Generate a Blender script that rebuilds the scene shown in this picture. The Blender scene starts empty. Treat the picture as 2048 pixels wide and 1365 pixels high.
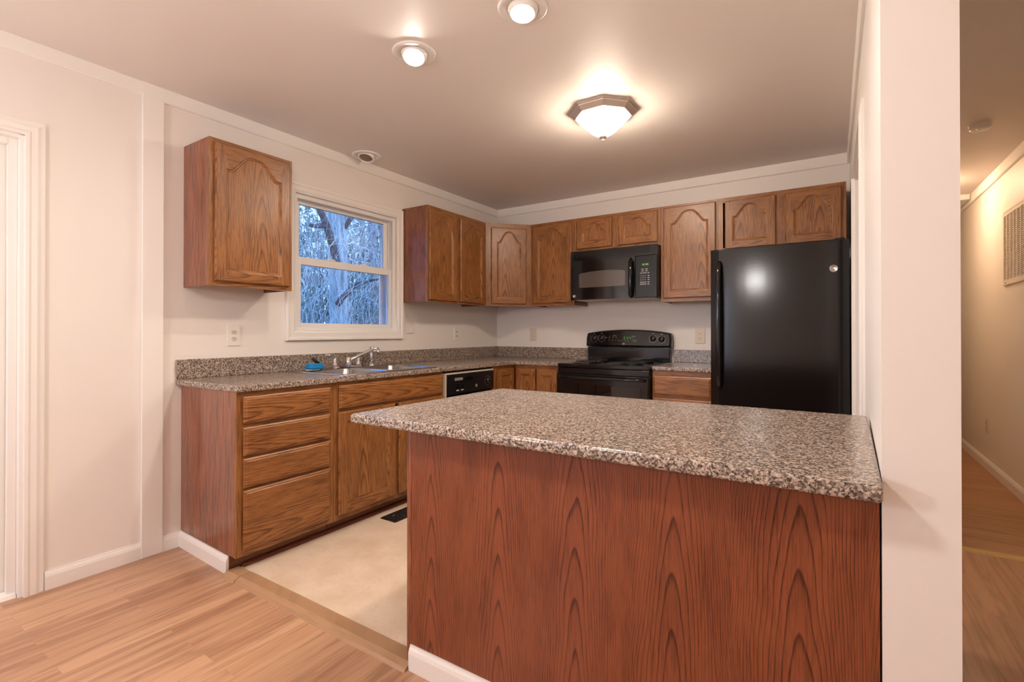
import bpy, bmesh, math, random
from math import pi, sin, cos, sqrt, radians
from mathutils import Vector, Matrix
random.seed(7)
S = bpy.context.scene
COL = S.collection
H = 2.4537            # ceiling height

# ------------------------------------------------------------------ camera
cd = bpy.data.cameras.new('camera')
cam = bpy.data.objects.new('camera', cd); COL.objects.link(cam)
cam.location = (2.9824, -4.2846, 1.1636)
cam.rotation_euler = (pi/2 + 0.0048, 0, 0.578)
cd.sensor_width = 36.0
cd.lens = 983.66 * 36.0 / 2048
cd.shift_y = (659.9 - 682.5) / 2048
cd.clip_start = 0.02
S.camera = cam

# ------------------------------------------------------------------ view / world
S.view_settings.view_transform = 'Standard'
S.view_settings.look = 'None'
S.view_settings.gamma = 1.0
S.view_settings.use_curve_mapping = False
S.view_settings.exposure = 0.20
try:
    S.cycles.sample_clamp_indirect = 6.0
    S.cycles.max_bounces = 10
    S.cycles.diffuse_bounces = 6
    S.cycles.caustics_reflective = False
    S.cycles.caustics_refractive = False
except Exception:
    pass

W = bpy.data.worlds.new('dusk_sky'); S.world = W; W.use_nodes = True
nt = W.node_tree; nt.nodes.clear()
wo = nt.nodes.new('ShaderNodeOutputWorld'); wb = nt.nodes.new('ShaderNodeBackground')
wt = nt.nodes.new('ShaderNodeTexCoord'); ws = nt.nodes.new('ShaderNodeSeparateXYZ'); wr = nt.nodes.new('ShaderNodeValToRGB')
nt.links.new(wt.outputs['Generated'], ws.inputs[0]); nt.links.new(ws.outputs['Z'], wr.inputs['Fac'])
wr.color_ramp.elements[0].position = 0.0; wr.color_ramp.elements[0].color = (0.72, 0.98, 1.50, 1)
e2=wr.color_ramp.elements.new(0.14); e2.color=(0.42, 0.74, 1.40, 1)
wr.color_ramp.elements[2].position = 0.5; wr.color_ramp.elements[2].color = (0.07, 0.28, 0.92, 1)
nt.links.new(wr.outputs['Color'], wb.inputs['Color']); wb.inputs['Strength'].default_value = 3.6
nt.links.new(wb.outputs[0], wo.inputs[0])

# light strengths (radiance of the glowing surfaces)
L_FLUSH = 80.0; L_CAN = 560.0; L_ADDED_DINING = 112.0; L_HALL = 72.0; L_ADDED_PENDANT = 132.0  # the dining and pendant globes are unseen, added lamps

# ------------------------------------------------------------------ mesh helper
class MB:
    def __init__(s): s.v=[]; s.f=[]; s.m=[]; s.sm=[]
    def add(s, vs, fs, mi=0, smooth=False):
        o=len(s.v); s.v+= [tuple(p) for p in vs]
        for f in fs: s.f.append(tuple(i+o for i in f)); s.m.append(mi); s.sm.append(smooth)
        return s
    def box(s, a, b, mi=0):
        x0,x1=sorted((a[0],b[0])); y0,y1=sorted((a[1],b[1])); z0,z1=sorted((a[2],b[2]))
        return s.add([(x0,y0,z0),(x1,y0,z0),(x1,y1,z0),(x0,y1,z0),(x0,y0,z1),(x1,y0,z1),(x1,y1,z1),(x0,y1,z1)],
            [(0,3,2,1),(4,5,6,7),(0,1,5,4),(1,2,6,5),(2,3,7,6),(3,0,4,7)],mi)
    def prism(s, poly, z0, z1, mi=0):
        """poly: ccw list of (x,y)"""
        n=len(poly); vs=[(x,y,z0) for x,y in poly]+[(x,y,z1) for x,y in poly]
        fs=[tuple(range(n-1,-1,-1)),tuple(range(n,2*n))]+[(i,(i+1)%n,n+(i+1)%n,n+i) for i in range(n)]
        return s.add(vs,fs,mi)
    def extrude(s, prof, a, b, up=(0,0,1), out=(1,0,0), mi=0):
        """sweep a 2D profile [(out,up)...] straight from a to b"""
        a=Vector(a); b=Vector(b); up=Vector(up); out=Vector(out); n=len(prof)
        vs=[a+out*p+up*q for p,q in prof]+[b+out*p+up*q for p,q in prof]
        fs=[tuple(range(n)),tuple(range(2*n-1,n-1,-1))]+[(i,n+i,n+(i+1)%n,(i+1)%n) for i in range(n)]
        return s.add(vs,fs,mi)
    def loops(s, loops, cap0=True, cap1=True, mi=0, smooth=False, closed=True):
        n=len(loops[0]); vs=[p for l in loops for p in l]; fs=[]
        for k in range(len(loops)-1):
            for i in range(n if closed else n-1):
                j=(i+1)%n; fs.append((k*n+i,k*n+j,(k+1)*n+j,(k+1)*n+i))
        s.add(vs,fs,mi,smooth)
        if cap0: s.add(loops[0],[tuple(range(n-1,-1,-1))],mi)
        if cap1: s.add(loops[-1],[tuple(range(n))],mi)
        return s
    def lathe(s, prof, c=(0,0,0), axis=(0,0,1), n=32, mi=0, smooth=True, cap0=True, cap1=True, phase=0):
        """prof: list of (radius, height along axis)"""
        ax=Vector(axis).normalized(); t=Vector((1,0,0)) if abs(ax.x)<.9 else Vector((0,1,0))
        u=(t-ax*t.dot(ax)).normalized(); w=ax.cross(u); c=Vector(c)
        L=[[c+ax*h+(u*cos(phase+2*pi*i/n)+w*sin(phase+2*pi*i/n))*r for i in range(n)] for r,h in prof]
        return s.loops(L,cap0,cap1,mi,smooth)
    def tube(s, pts, rad, n=10, mi=0, smooth=True):
        P=[Vector(p) for p in pts]; R=rad if isinstance(rad,(list,tuple)) else [rad]*len(P)
        L=[]; prev=None
        for k,p in enumerate(P):
            d=(P[min(k+1,len(P)-1)]-P[max(k-1,0)]).normalized()
            if prev is None:
                t=Vector((0,0,1)) if abs(d.z)<.9 else Vector((1,0,0)); u=(t-d*t.dot(d)).normalized()
            else:
                u=(prev-d*prev.dot(d)).normalized()
            prev=u; w=d.cross(u)
            L.append([p+(u*cos(2*pi*i/n)+w*sin(2*pi*i/n))*R[k] for i in range(n)])
        return s.loops(L,True,True,mi,smooth)
    def build(s, name, mats, parent=None, origin=(0,0,0), rotz=0.0, bevel=0.0, seg=2, smooth_angle=None, local=False):
        """verts are world coords unless local; the mesh keeps coords relative to origin"""
        me=bpy.data.meshes.new(name); o=Vector(origin)
        vs=[tuple(Vector(p) if local else Vector(p)-o) for p in s.v]
        me.from_pydata(vs,[],s.f)
        for p,m,sm in zip(me.polygons,s.m,s.sm): p.material_index=m; p.use_smooth=sm
        bm=bmesh.new(); bm.from_mesh(me)
        bmesh.ops.remove_doubles(bm,verts=bm.verts,dist=1e-6)
        bmesh.ops.recalc_face_normals(bm,faces=bm.faces)
        if bevel>0:
            es=[e for e in bm.edges if len(e.link_faces)==2 and e.calc_face_angle(0)>0.5]
            r=bmesh.ops.bevel(bm,geom=es,offset=bevel,segments=seg,affect='EDGES',profile=.5,clamp_overlap=True)
            for f in r['faces']: f.smooth=True
        bm.to_mesh(me); bm.free(); me.update()
        for m in (mats if isinstance(mats,(list,tuple)) else [mats]): me.materials.append(m)
        ob=bpy.data.objects.new(name,me); COL.objects.link(ob)
        if parent is not None:
            ob.parent=parent; pl=Vector(parent.location)
            if parent.parent is not None: pl=pl+Vector(parent.parent.location)
            ob.location=o-pl
        else: ob.location=o
        ob.rotation_euler=(0,0,rotz)
        return ob

def tag(o, label, cat, group=None, kind=None):
    if label: o['label']=label
    if cat: o['category']=cat
    if group: o['group']=group
    if kind: o['kind']=kind
    return o
def thing(name, loc, label, cat, group=None, kind=None):
    o=bpy.data.objects.new(name,None); COL.objects.link(o); o.location=loc; o.empty_display_size=.05
    return tag(o,label,cat,group,kind)
def struct(o, label=None, cat=None):
    o['kind']='structure'
    if label: o['label']=label
    if cat: o['category']=cat
    return o

# ------------------------------------------------------------------ material helpers
class NT:
    def __init__(s,name):
        s.mat=bpy.data.materials.new(name); s.mat.use_nodes=True; s.t=s.mat.node_tree; s.t.nodes.clear()
        s.out=s.n('ShaderNodeOutputMaterial'); s.b=s.n('ShaderNodeBsdfPrincipled'); s.l(s.b.outputs[0],s.out.inputs[0])
    def n(s,t,**k):
        x=s.t.nodes.new(t)
        for a,v in k.items(): setattr(x,a,v)
        return x
    def l(s,a,b): s.t.links.new(a,b)
    def val(s,sock,v):
        if hasattr(v,'is_linked') or isinstance(v,bpy.types.NodeSocket): s.l(v,sock)
        else: sock.default_value=v
    def math(s,op,a,b=None,c=None):
        x=s.n('ShaderNodeMath',operation=op); s.val(x.inputs[0],a)
        if b is not None: s.val(x.inputs[1],b)
        if c is not None: s.val(x.inputs[2],c)
        return x.outputs[0]
    def mix(s,f,a,b,bt='MIX'):
        x=s.n('ShaderNodeMix',data_type='RGBA',blend_type=bt); s.val(x.inputs[0],f)
        for i,c in ((6,a),(7,b)):
            if isinstance(c,tuple): x.inputs[i].default_value=(*c[:3],1)
            else: s.l(c,x.inputs[i])
        return x.outputs[2]
    def ramp(s,f,stops,interp='LINEAR'):
        x=s.n('ShaderNodeValToRGB'); x.color_ramp.interpolation=interp; e=x.color_ramp.elements
        while len(e)<len(stops): e.new(.5)
        for k,(p,c) in enumerate(stops):
            e[k].position=p; e[k].color=(*c[:3],1) if isinstance(c,tuple) else (c,c,c,1)
        s.val(x.inputs[0],f); return x.outputs[0]
    def noise(s,vec,scale,detail=2,rough=.5,dist=0,out=0):
        x=s.n('ShaderNodeTexNoise'); s.l(vec,x.inputs['Vector']); x.inputs['Scale'].default_value=scale
        x.inputs['Detail'].default_value=detail; x.inputs['Roughness'].default_value=rough; x.inputs['Distortion'].default_value=dist
        return x.outputs[out]
    def coord(s): return s.n('ShaderNodeTexCoord').outputs['Object']
    def vmul(s,v,k):
        x=s.n('ShaderNodeVectorMath',operation='MULTIPLY'); s.l(v,x.inputs[0]); x.inputs[1].default_value=k; return x.outputs[0]
    def vadd(s,v,k):
        x=s.n('ShaderNodeVectorMath',operation='ADD'); s.l(v,x.inputs[0]); s.val(x.inputs[1],k); return x.outputs[0]
    def xyz(s,v):
        x=s.n('ShaderNodeSeparateXYZ'); s.l(v,x.inputs[0]); return x.outputs
    def comb(s,a,b,c):
        x=s.n('ShaderNodeCombineXYZ')
        for i,q in enumerate((a,b,c)): s.val(x.inputs[i],q)
        return x.outputs[0]
    def bump(s,h,strength=.2,dist=.002):
        x=s.n('ShaderNodeBump'); x.inputs['Strength'].default_value=strength; x.inputs['Distance'].default_value=dist
        s.l(h,x.inputs['Height']); s.l(x.outputs[0],s.b.inputs['Normal'])
    def set(s,color=None,rough=None,metal=None,spec=None,emit=None,estr=None,trans=None,ior=None,coat=None,coatr=None):
        B=s.b.inputs
        def c(sock,v):
            if isinstance(v,tuple): sock.default_value=(*v[:3],1)
            else: s.l(v,sock)
        if color is not None: c(B['Base Color'],color)
        if rough is not None: s.val(B['Roughness'],rough)
        if metal is not None: B['Metallic'].default_value=metal
        if spec is not None: B['Specular IOR Level'].default_value=spec
        if emit is not None: c(B['Emission Color'],emit); B['Emission Strength'].default_value=estr
        if trans is not None: B['Transmission Weight'].default_value=trans
        if ior is not None: B['IOR'].default_value=ior
        if coat is not None: B['Coat Weight'].default_value=coat
        if coatr is not None: B['Coat Roughness'].default_value=coatr
        return s.mat
def plain(name,color,rough=.5,metal=0,spec=.5,bump=None,**k):
    m=NT(name)
    if bump:
        h=m.noise(m.coord(),bump[0],2); m.bump(h,bump[1],.001)
    return m.set(color,rough,metal,spec,**k)

def oak(name, light, dark, grain='Z', cell=None, a=.033, b=.15, rough=.34, seedy=True, line=.62, poren=.55, coat=.0, pores=210, sharp=.55, spec=.45):
    """oak: nested cathedral figure, straight grain at the sides, dark open pores"""
    m=NT(name); co=m.coord(); x,y,z=m.xyz(co)
    if seedy: rnd=m.n('ShaderNodeObjectInfo').outputs['Random']
    else: rnd=m.math('ADD',.37,0.0)
    xy=m.math('ADD',x,y)
    if grain=='Z': u,w=xy,z
    elif grain=='X': u,w=z,xy
    q=m.comb(m.math('ADD',u,m.math('MULTIPLY',rnd,7.3)),m.math('MULTIPLY',w,.22),m.math('MULTIPLY',rnd,31.))
    n1=m.math('SUBTRACT',m.noise(q,9,2),.5)
    n2=m.math('SUBTRACT',m.noise(q,2.4,1),.5)
    if cell:
        cu=m.math('DIVIDE',u,cell); fl=m.math('FLOOR',cu); uu=m.math('MULTIPLY',m.math('SUBTRACT',m.math('FRACT',cu),.5),cell)
        off=m.math('MULTIPLY',m.math('FRACT',m.math('MULTIPLY',fl,.377)),.9)
        w=m.math('ADD',w,off)
    else:
        uu=m.math('ADD',u,m.math('MULTIPLY',m.math('SUBTRACT',rnd,.5),.16))
    uu=m.math('ADD',uu,m.math('MULTIPLY',n1,.05)); uu=m.math('ADD',uu,m.math('MULTIPLY',n2,.05))
    up=m.math('POWER',m.math('DIVIDE',m.math('ABSOLUTE',uu),a),1.7)
    r=m.math('ADD',up,m.math('DIVIDE',w,b)); r=m.math('ADD',r,m.math('MULTIPLY',rnd,9.))
    fr=m.math('FRACT',r)
    ring=m.ramp(fr,[(0,0.0),(sharp,.14),(.55+.45*sharp+.06,1.0),(1.0,0.0)])
    fine=m.noise(m.comb(m.math('MULTIPLY',u,1.),m.math('MULTIPLY',w,.045),rnd),pores,3,.65)
    pore=m.ramp(fine,[(.47,0.0),(.62,1.0)])
    broad=m.noise(m.comb(u,m.math('MULTIPLY',w,.25),rnd),14,2)
    f=m.math('ADD',m.math('MULTIPLY',ring,line),m.math('MULTIPLY',pore,poren))
    f=m.math('ADD',f,m.math('MULTIPLY',m.math('SUBTRACT',broad,.5),.9))
    f=m.math('MULTIPLY',m.math('MAXIMUM',f,0.0),1.0)
    c=m.mix(m.math('MINIMUM',f,1.0),light,dark)
    m.bump(m.math('SUBTRACT',1.0,m.math('MULTIPLY',pore,.7)),.12,.0006)
    return m.set(c,rough,spec=spec,coat=coat,coatr=.1)

# ------------------------------------------------------------------ materials
WALLC=(.82,.77,.725)
def paint(name,color,rough,bs=220,st=.05):
    m=NT(name); co=m.coord(); n=m.noise(co,3,2); c=m.mix(m.math('MULTIPLY',n,.5),color,tuple(k*.96 for k in color))
    m.bump(m.noise(co,bs,2),st,.0006); return m.set(c,rough,spec=.4)
M={}
M['wall']=paint('wall_paint',WALLC,.42)
M['trim']=paint('trim_paint',(.86,.83,.79),.33,90,.03)
M['ceil']=paint('ceiling_paint',(.78,.715,.67),.5,120,.06)
M['hallwall']=paint('hall_wall_paint',(.80,.74,.66),.5)
M['farwall']=paint('far_room_paint',(.62,.60,.66),.6)
OL,OD=(.335,.140,.043),(.085,.025,.006)
M['oak']=oak('oak_vertical',OL,OD,'Z')
M['oakh']=oak('oak_horizontal',OL,OD,'X',b=.17)
M['oakside']=oak('oak_side_panel',(.31,.105,.052),(.085,.024,.012),'Z',a=.040,b=.11,seedy=True,line=.7,poren=.6,pores=150,rough=.17,coat=.35)
M['oakred']=oak('oak_peninsula_panel',(.25,.071,.029),(.062,.013,.005),'Z',cell=.265,a=.027,b=.14,seedy=False,line=.85,poren=.32,rough=.3,pores=260,sharp=.72)
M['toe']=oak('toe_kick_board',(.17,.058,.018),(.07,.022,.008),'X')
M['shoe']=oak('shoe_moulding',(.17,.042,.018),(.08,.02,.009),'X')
M['thresh']=oak('threshold_oak',(.40,.235,.13),(.25,.135,.07),'X',line=.1,b=9.,poren=.3)
M['cabin']=plain('cabinet_inside',(.42,.28,.16),.6)

def granite():
    m=NT('speckled_granite_laminate'); co=m.coord()
    v=m.n('ShaderNodeTexVoronoi'); m.l(m.vadd(co,m.vmul(m.noise(co,60,2,.5,0,1),(.012,.012,.012))),v.inputs['Vector']); v.inputs['Scale'].default_value=235
    rgb=m.xyz(v.outputs['Color'])[0]
    n=m.noise(co,85,3,.65); n2=m.noise(co,300,2,.6)
    f=m.math('ADD',m.math('MULTIPLY',rgb,.42),m.math('ADD',m.math('MULTIPLY',n,.45),m.math('MULTIPLY',n2,.3)))
    c=m.ramp(f,[(.34,(.035,.026,.022)),(.48,(.12,.09,.072)),(.58,(.24,.185,.148)),(.70,(.43,.345,.285)),(.86,(.64,.545,.47))])
    return m.set(c,.2,spec=.5)
M['granite']=granite()

def planks(name, along='Y', w=.072, ln=.85, cols=((.55,.325,.195),(.375,.19,.11),(.60,.37,.225)), rough=.3, gap=.25):
    m=NT(name); x,y,z=m.xyz(m.coord())
    v=m.comb(y,x,z) if along=='Y' else m.comb(x,y,z)
    br=m.n('ShaderNodeTexBrick'); m.l(v,br.inputs['Vector']); br.offset=.37; br.offset_frequency=2; br.squash=1.0
    br.inputs['Scale'].default_value=1.0; br.inputs['Brick Width'].default_value=ln; br.inputs['Row Height'].default_value=w
    br.inputs['Mortar Size'].default_value=.0006; br.inputs['Mortar Smooth'].default_value=.3
    br.inputs['Color1'].default_value=(0,0,0,1); br.inputs['Color2'].default_value=(1,1,1,1); br.inputs['Mortar'].default_value=(.5,.5,.5,1)
    k=m.xyz(br.outputs['Color'])[0]
    vx,vy,vz=m.xyz(v)
    q=m.comb(m.math('MULTIPLY',vx,.055),vy,m.math('MULTIPLY',k,13.))
    g=m.noise(q,26,3,.6,.8); pores=m.ramp(m.noise(m.comb(m.math('MULTIPLY',vx,.03),vy,k),300,2),[(.5,0.),(.68,1.)])
    c=m.mix(k,cols[0],cols[1]); c=m.mix(m.math('MULTIPLY',m.ramp(g,[(.35,1.),(.60,0.)]),.45),c,cols[2]); 
    c=m.mix(m.math('MULTIPLY',m.ramp(g,[(.52,0.),(.60,1.),(.66,0.)]),.45),c,tuple(q*.55 for q in cols[1]))
    c=m.mix(m.math('MULTIPLY',pores,.22),c,tuple(q*.5 for q in cols[1]))
    c=m.mix(m.math('MULTIPLY',br.outputs['Fac'],gap),c,(.12,.05,.025))
    return m.set(c,rough,spec=.45)
M['floor']=planks('laminate_floor')
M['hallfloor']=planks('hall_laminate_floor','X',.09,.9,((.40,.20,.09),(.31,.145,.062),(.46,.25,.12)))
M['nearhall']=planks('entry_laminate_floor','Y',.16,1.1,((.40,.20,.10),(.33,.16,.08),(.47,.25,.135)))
M['darkfloor']=plain('far_room_floor',(.10,.06,.055),.5)
def vinyl():
    m=NT('cream_vinyl_floor'); co=m.coord()
    n=m.noise(co,5,4,.6); n2=m.noise(co,60,3,.6)
    c=m.ramp(n,[(.3,(.62,.47,.335)),(.55,(.70,.56,.425)),(.75,(.75,.62,.49))])
    c=m.mix(m.math('MULTIPLY',m.ramp(n2,[(.55,0.),(.75,1.)]),.35),c,(.50,.33,.20))
    return m.set(c,.38,spec=.4)
M['vinyl']=vinyl()
M['black']=plain('black_gloss_enamel',(.006,.0055,.006),.09,spec=.5)
M['blackmat']=plain('black_satin_plastic',(.009,.008,.0085),.3,spec=.32)
M['blackglass']=plain('black_glass',(.004,.004,.0045),.03,spec=.55)
M['mwwindow']=plain('microwave_window_mesh',(.085,.072,.064),.10,spec=.6)
def fridge_mat():
    m=NT('textured_black_steel'); co=m.coord(); h=m.noise(co,190,2,.5); m.bump(h,.22,.0006)
    return m.set((.005,.0045,.0047),.15,spec=.5)
M['fridge']=fridge_mat()
M['chrome']=plain('chrome',(.78,.78,.80),.07,1)
M['steel']=plain('brushed_stainless',(.50,.50,.51),.24,1)
M['nickel']=plain('brushed_nickel',(.68,.60,.53),.5,.75)
M['badge']=plain('badge_silver',(.62,.58,.55),.3,1)
M['mark']=plain('panel_marking',(.42,.40,.38),.6)
M['dimmark']=plain('dim_panel_marking',(.22,.21,.20),.6)
M['green']=plain('green_led_digits',(.02,.05,.01),.5,emit=(.35,.85,.08),estr=1.1)
M['greend']=plain('dim_green_led_digits',(.02,.05,.01),.5,emit=(.02,.42,.02),estr=.55)
M['blue']=plain('blue_sponge_foam',(.005,.23,.56),.85,bump=(400,.5))
M['ivory']=plain('ivory_plastic',(.70,.585,.47),.35)
M['white']=plain('white_plastic',(.80,.765,.73),.3)
M['slot']=plain('outlet_slot_dark',(.10,.055,.035),.6)
M['vinylwin']=plain('white_window_vinyl',(.82,.81,.80),.3)
M['bronze']=plain('bronze_register',(.045,.033,.022),.38,.7)
M['void']=plain('dark_duct_interior',(.004,.003,.003),.8)
M['burnlens']=plain('unlit_bulb_glass',(.20,.13,.09),.25)
M['cream']=plain('cream_grille_paint',(.78,.70,.58),.4)
M['creamd']=plain('cream_trim_strip',(.62,.52,.42),.4)
def glow(name,color,strength):
    m=NT(name); return m.set((.8,.8,.8),.4,emit=color,estr=strength)
WARM=(1.0,.83,.66)
M['flush']=glow('lit_frosted_glass',WARM,L_FLUSH)
M['can']=glow('lit_bulb_face',(1.0,.87,.76),L_CAN)
M['dining']=glow('added_dining_globe',(1.0,.945,.905),L_ADDED_DINING)  # glow of the added globe behind the viewpoint
M['pendant']=glow('added_pendant_globe',(1.0,.95,.91),L_ADDED_PENDANT)  # glow of the added globe just above the view
M['halllamp']=glow('lit_hall_globe',(1.0,.69,.45),L_HALL)
def glass():
    m=NT('window_glass'); t=m.t; g=m.n('ShaderNodeBsdfGlossy'); g.inputs['Roughness'].default_value=.0
    tr=m.n('ShaderNodeBsdfTransparent'); fr=m.n('ShaderNodeFresnel'); fr.inputs['IOR'].default_value=1.45
    mx=m.n('ShaderNodeMixShader'); m.l(fr.outputs[0],mx.inputs[0]); m.l(tr.outputs[0],mx.inputs[1]); m.l(g.outputs[0],mx.inputs[2])
    m.l(mx.outputs[0],m.out.inputs[0]); return m.mat
M['glass']=glass()
def bark(name,a,b):
    m=NT(name); co=m.coord(); n=m.noise(m.vmul(co,(1,1,.18)),14,4,.6); c=m.mix(m.ramp(n,[(.35,0.),(.65,1.)]),a,b)
    m.bump(n,.8,.03); return m.set(c,.9,spec=.1)
M['bark']=bark('grey_bark',(.16,.175,.165),(.37,.40,.38))
M['bark2']=bark('dark_bark',(.11,.12,.11),(.24,.255,.24))
M['limb']=bark('dark_limb_bark',(.055,.045,.042),(.12,.10,.095))
M['twig']=plain('pale_dry_twig',(.56,.56,.52),.9,spec=.1)
M['twigd']=plain('brown_twig',(.21,.22,.19),.9,spec=.1)
M['pine']=plain('evergreen_needles',(.11,.16,.09),.9,spec=.1)
M['leaf']=plain('dry_understory_leaves',(.20,.22,.19),.9,spec=.1)
M['ground']=paint('leaf_litter_ground',(.22,.17,.12),.95)

# =================================================================== ROOM SHELL
Y0=-6.9; YH=4.6; XR=4.08
def wx(y):   # inner face of the right kitchen wall (it leans slightly out of square)
    return 3.064+(y+3.05)*(.024/.85) if y<-2.2 else 3.088
# left wall with window opening
WY0,WY1,WZ0,WZ1=-2.345,-1.445,1.175,2.092
mb=MB(); T=.13
for (a,b,c,d) in ((Y0,WY0,0,H),(WY1,.12,0,H),(WY0,WY1,0,WZ0),(WY0,WY1,WZ1,H)):
    if a==Y0:
        # leave the door opening
        mb.box((-T,Y0,0),(0,-4.47,H)); mb.box((-T,-4.47,2.035),(0,-3.64,H)); mb.box((-T,-3.64,0),(0,WY0,H))
    else: mb.box((-T,a,c),(0,b,d))
struct(mb.build('wall_left',M['wall']),'off-white painted wall holding the kitchen window and the door','wall')
mb=MB().box((0,0,0),(3.20,.12,H)); struct(mb.build('wall_back',M['wall']),'off-white painted wall behind the range and the upper cabinets','wall')
# wall between kitchen and hall, with a cased opening beside the refrigerator
OA,OB,OZ=-1.85,-.91,2.03; X2=3.184
mb=MB()
mb.prism([(wx(-3.05),-3.05),(X2,-3.05),(X2,OA),(wx(OA),OA),(wx(-2.2),-2.2)],0,H)
mb.prism([(3.088,OA),(X2,OA),(X2,OB),(3.088,OB)],OZ,H)
mb.prism([(3.088,OB),(X2,OB),(X2,.0),(3.088,.0)],0,H)
struct(mb.build('wall_right',M['wall']),'narrow off-white wall end standing at the right of the peninsula','wall')
mb=MB().box((3.084,.12,0),(X2,YH,H)); struct(mb.build('wall_hall_left',M['hallwall']),'hall wall behind the kitchen','wall')
mb=MB().box((XR,Y0,0),(XR+.12,2.46,H)); struct(mb.build('wall_hall',M['hallwall']),'cream hall wall holding the return air grille','wall')
mb=MB().box((X2,YH,0),(6.2,YH+.12,H)); mb.box((6.2,2.4,0),(6.32,YH+.12,H)); mb.box((XR+.12,2.34,0),(6.32,2.46,H))
struct(mb.build('wall_far_room',M['farwall']),'grey lavender wall of the room past the hall','wall')
# rear wall with an opening for the added daylight window
RX0,RX1,RZ0,RZ1=.12,.98,.50,2.08
mb=MB(); mb.box((0,Y0-.12,0),(RX0,Y0,H)); mb.box((RX1,Y0-.12,0),(XR,Y0,H)); mb.box((RX0,Y0-.12,0),(RX1,Y0,RZ0)); mb.box((RX0,Y0-.12,RZ1),(RX1,Y0,H))
struct(mb.build('wall_rear',M['wall']),'off-white wall at the far end of the dining area','wall')
mb=MB().box((-T,Y0-.12,H),(6.32,YH+.12,H+.12)); struct(mb.build('ceiling',M['ceil']),'smooth painted ceiling','ceiling')
# floors
mb=MB().box((-T,Y0-.12,-.1),(X2,-.0,0)); struct(mb.build('floor',M['floor']),'honey-toned laminate plank floor of the dining area','floor')
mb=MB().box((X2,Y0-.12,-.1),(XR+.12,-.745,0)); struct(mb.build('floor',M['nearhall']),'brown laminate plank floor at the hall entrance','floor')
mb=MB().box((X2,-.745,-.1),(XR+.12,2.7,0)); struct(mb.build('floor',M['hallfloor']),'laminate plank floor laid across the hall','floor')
mb=MB().box((3.0,2.7,-.1),(6.32,YH+.12,0)); mb.box((XR+.12,2.3,-.1),(6.32,2.7,0)); struct(mb.build('floor',M['darkfloor']),'dark floor of the room past the hall','floor')
mb=MB().box((0.0,-3.0,0),(3.064,0,.010)); struct(mb.build('floor',M['vinyl']),'mottled cream vinyl floor of the kitchen','floor')
mb=MB().extrude([(-.03,0),(.03,0),(.022,.006),(-.022,.006)],(X2,-.745,0),(XR,-.745,0),out=(0,1,0))
struct(mb.build('trim_1',plain('gold_transition_strip',(.46,.30,.10),.4)),'pale strip where two hall floors meet','trim')
# threshold between dining laminate and kitchen vinyl
prof=[(-.048,0),(.044,0),(.044,.014),(.034,.021),(-.018,.021),(-.040,.012)]
mb=MB().extrude(prof,(.66,-3.03,0),(1.755,-3.03,0),out=(0,1,0)); th=mb.build('trim_2',M['thresh'])
struct(th,'worn oak threshold strip between the laminate and the vinyl','threshold')
mb=MB().extrude([(p*1.0-.004,q*1.08) for p,q in prof],(.553,-3.03,0),(.659,-3.03,0),out=(0,1,0)); struct(mb.build('trim_3',M['thresh']),'short oak threshold piece beside the drawer cabinet','threshold')

# ceiling trim boards
def crown(name,a,b,out,h=.072,t=.018,label=None,m='trim'):
    p=[(0,0),(t,0),(t,-h+.006),(t-.006,-h),(0,-h)]
    o=MB().extrude(p,a,b,out=out).build(name,M[m]); struct(o,label,'trim' if label else None); return o
crown('trim_4',(0,-3.208,H),(0,0,H),(1,0,0),label='flat white trim board along the ceiling above the window')
crown('trim_5',(0,Y0,H),(0,-3.208,H),(1,0,0),h=.066,t=.014,label='flat white trim board along the ceiling above the door')
crown('trim_6',(.018,0,H),(3.088,0,H),(0,-1,0),h=.078,label='flat white trim board along the ceiling above the range')
crown('trim_7',(3.088,-.018,H),(3.088,-2.2,H),(-1,0,0),h=.078,label='flat white trim board at the ceiling above the refrigerator')
crown('trim_8',(XR,Y0,H),(XR,2.46,H),(-1,0,0),h=.085,m='trim',label='white trim board along the hall ceiling')
# vertical board on the left wall
o=MB().box((0,-3.208,0.0),(.016,-3.112,H-.072)).build('trim_9',M['trim'],bevel=.002); struct(o,'tall flat white board left of the base cabinets','trim')

# baseboards
BB=[(0,0),(.0135,0),(.0135,.058),(.010,.070),(.006,.078),(.005,.084),(0,.084)]
def base(name,a,b,out,label,m='trim'): 
    o=MB().extrude(BB,a,b,out=out).build(name,M[m]); struct(o,label,'baseboard'); return o
base('baseboard_left',(0,-3.575,0),(0,-3.208,0),(1,0,0),'white baseboard between the door and the tall board')
base('baseboard_left',(0,-3.112,0),(0,-3.028,0),(1,0,0),'short white baseboard left of the drawer cabinet')
base('baseboard_cabinet',(0.0,-3.0205,0),(.543,-3.0415,0),(0.039,-.999,0),'white baseboard along the drawer cabinet side')
base('baseboard_peninsula',(1.757,-3.0455,0),(3.06,-3.0455,0),(0,-1,0),'white baseboard along the peninsula back')
base('baseboard_hall',(XR,Y0,0),(XR,2.46,0),(-1,0,0),'white baseboard along the hall wall')
base('baseboard_hall',(X2,-3.05,0),(X2,OA-.06,0),(1,0,0),'white baseboard on the hall side of the kitchen wall')
base('baseboard_far',(X2,YH,0),(6.2,YH,0),(0,-1,0),'white baseboard in the room past the hall')

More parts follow.
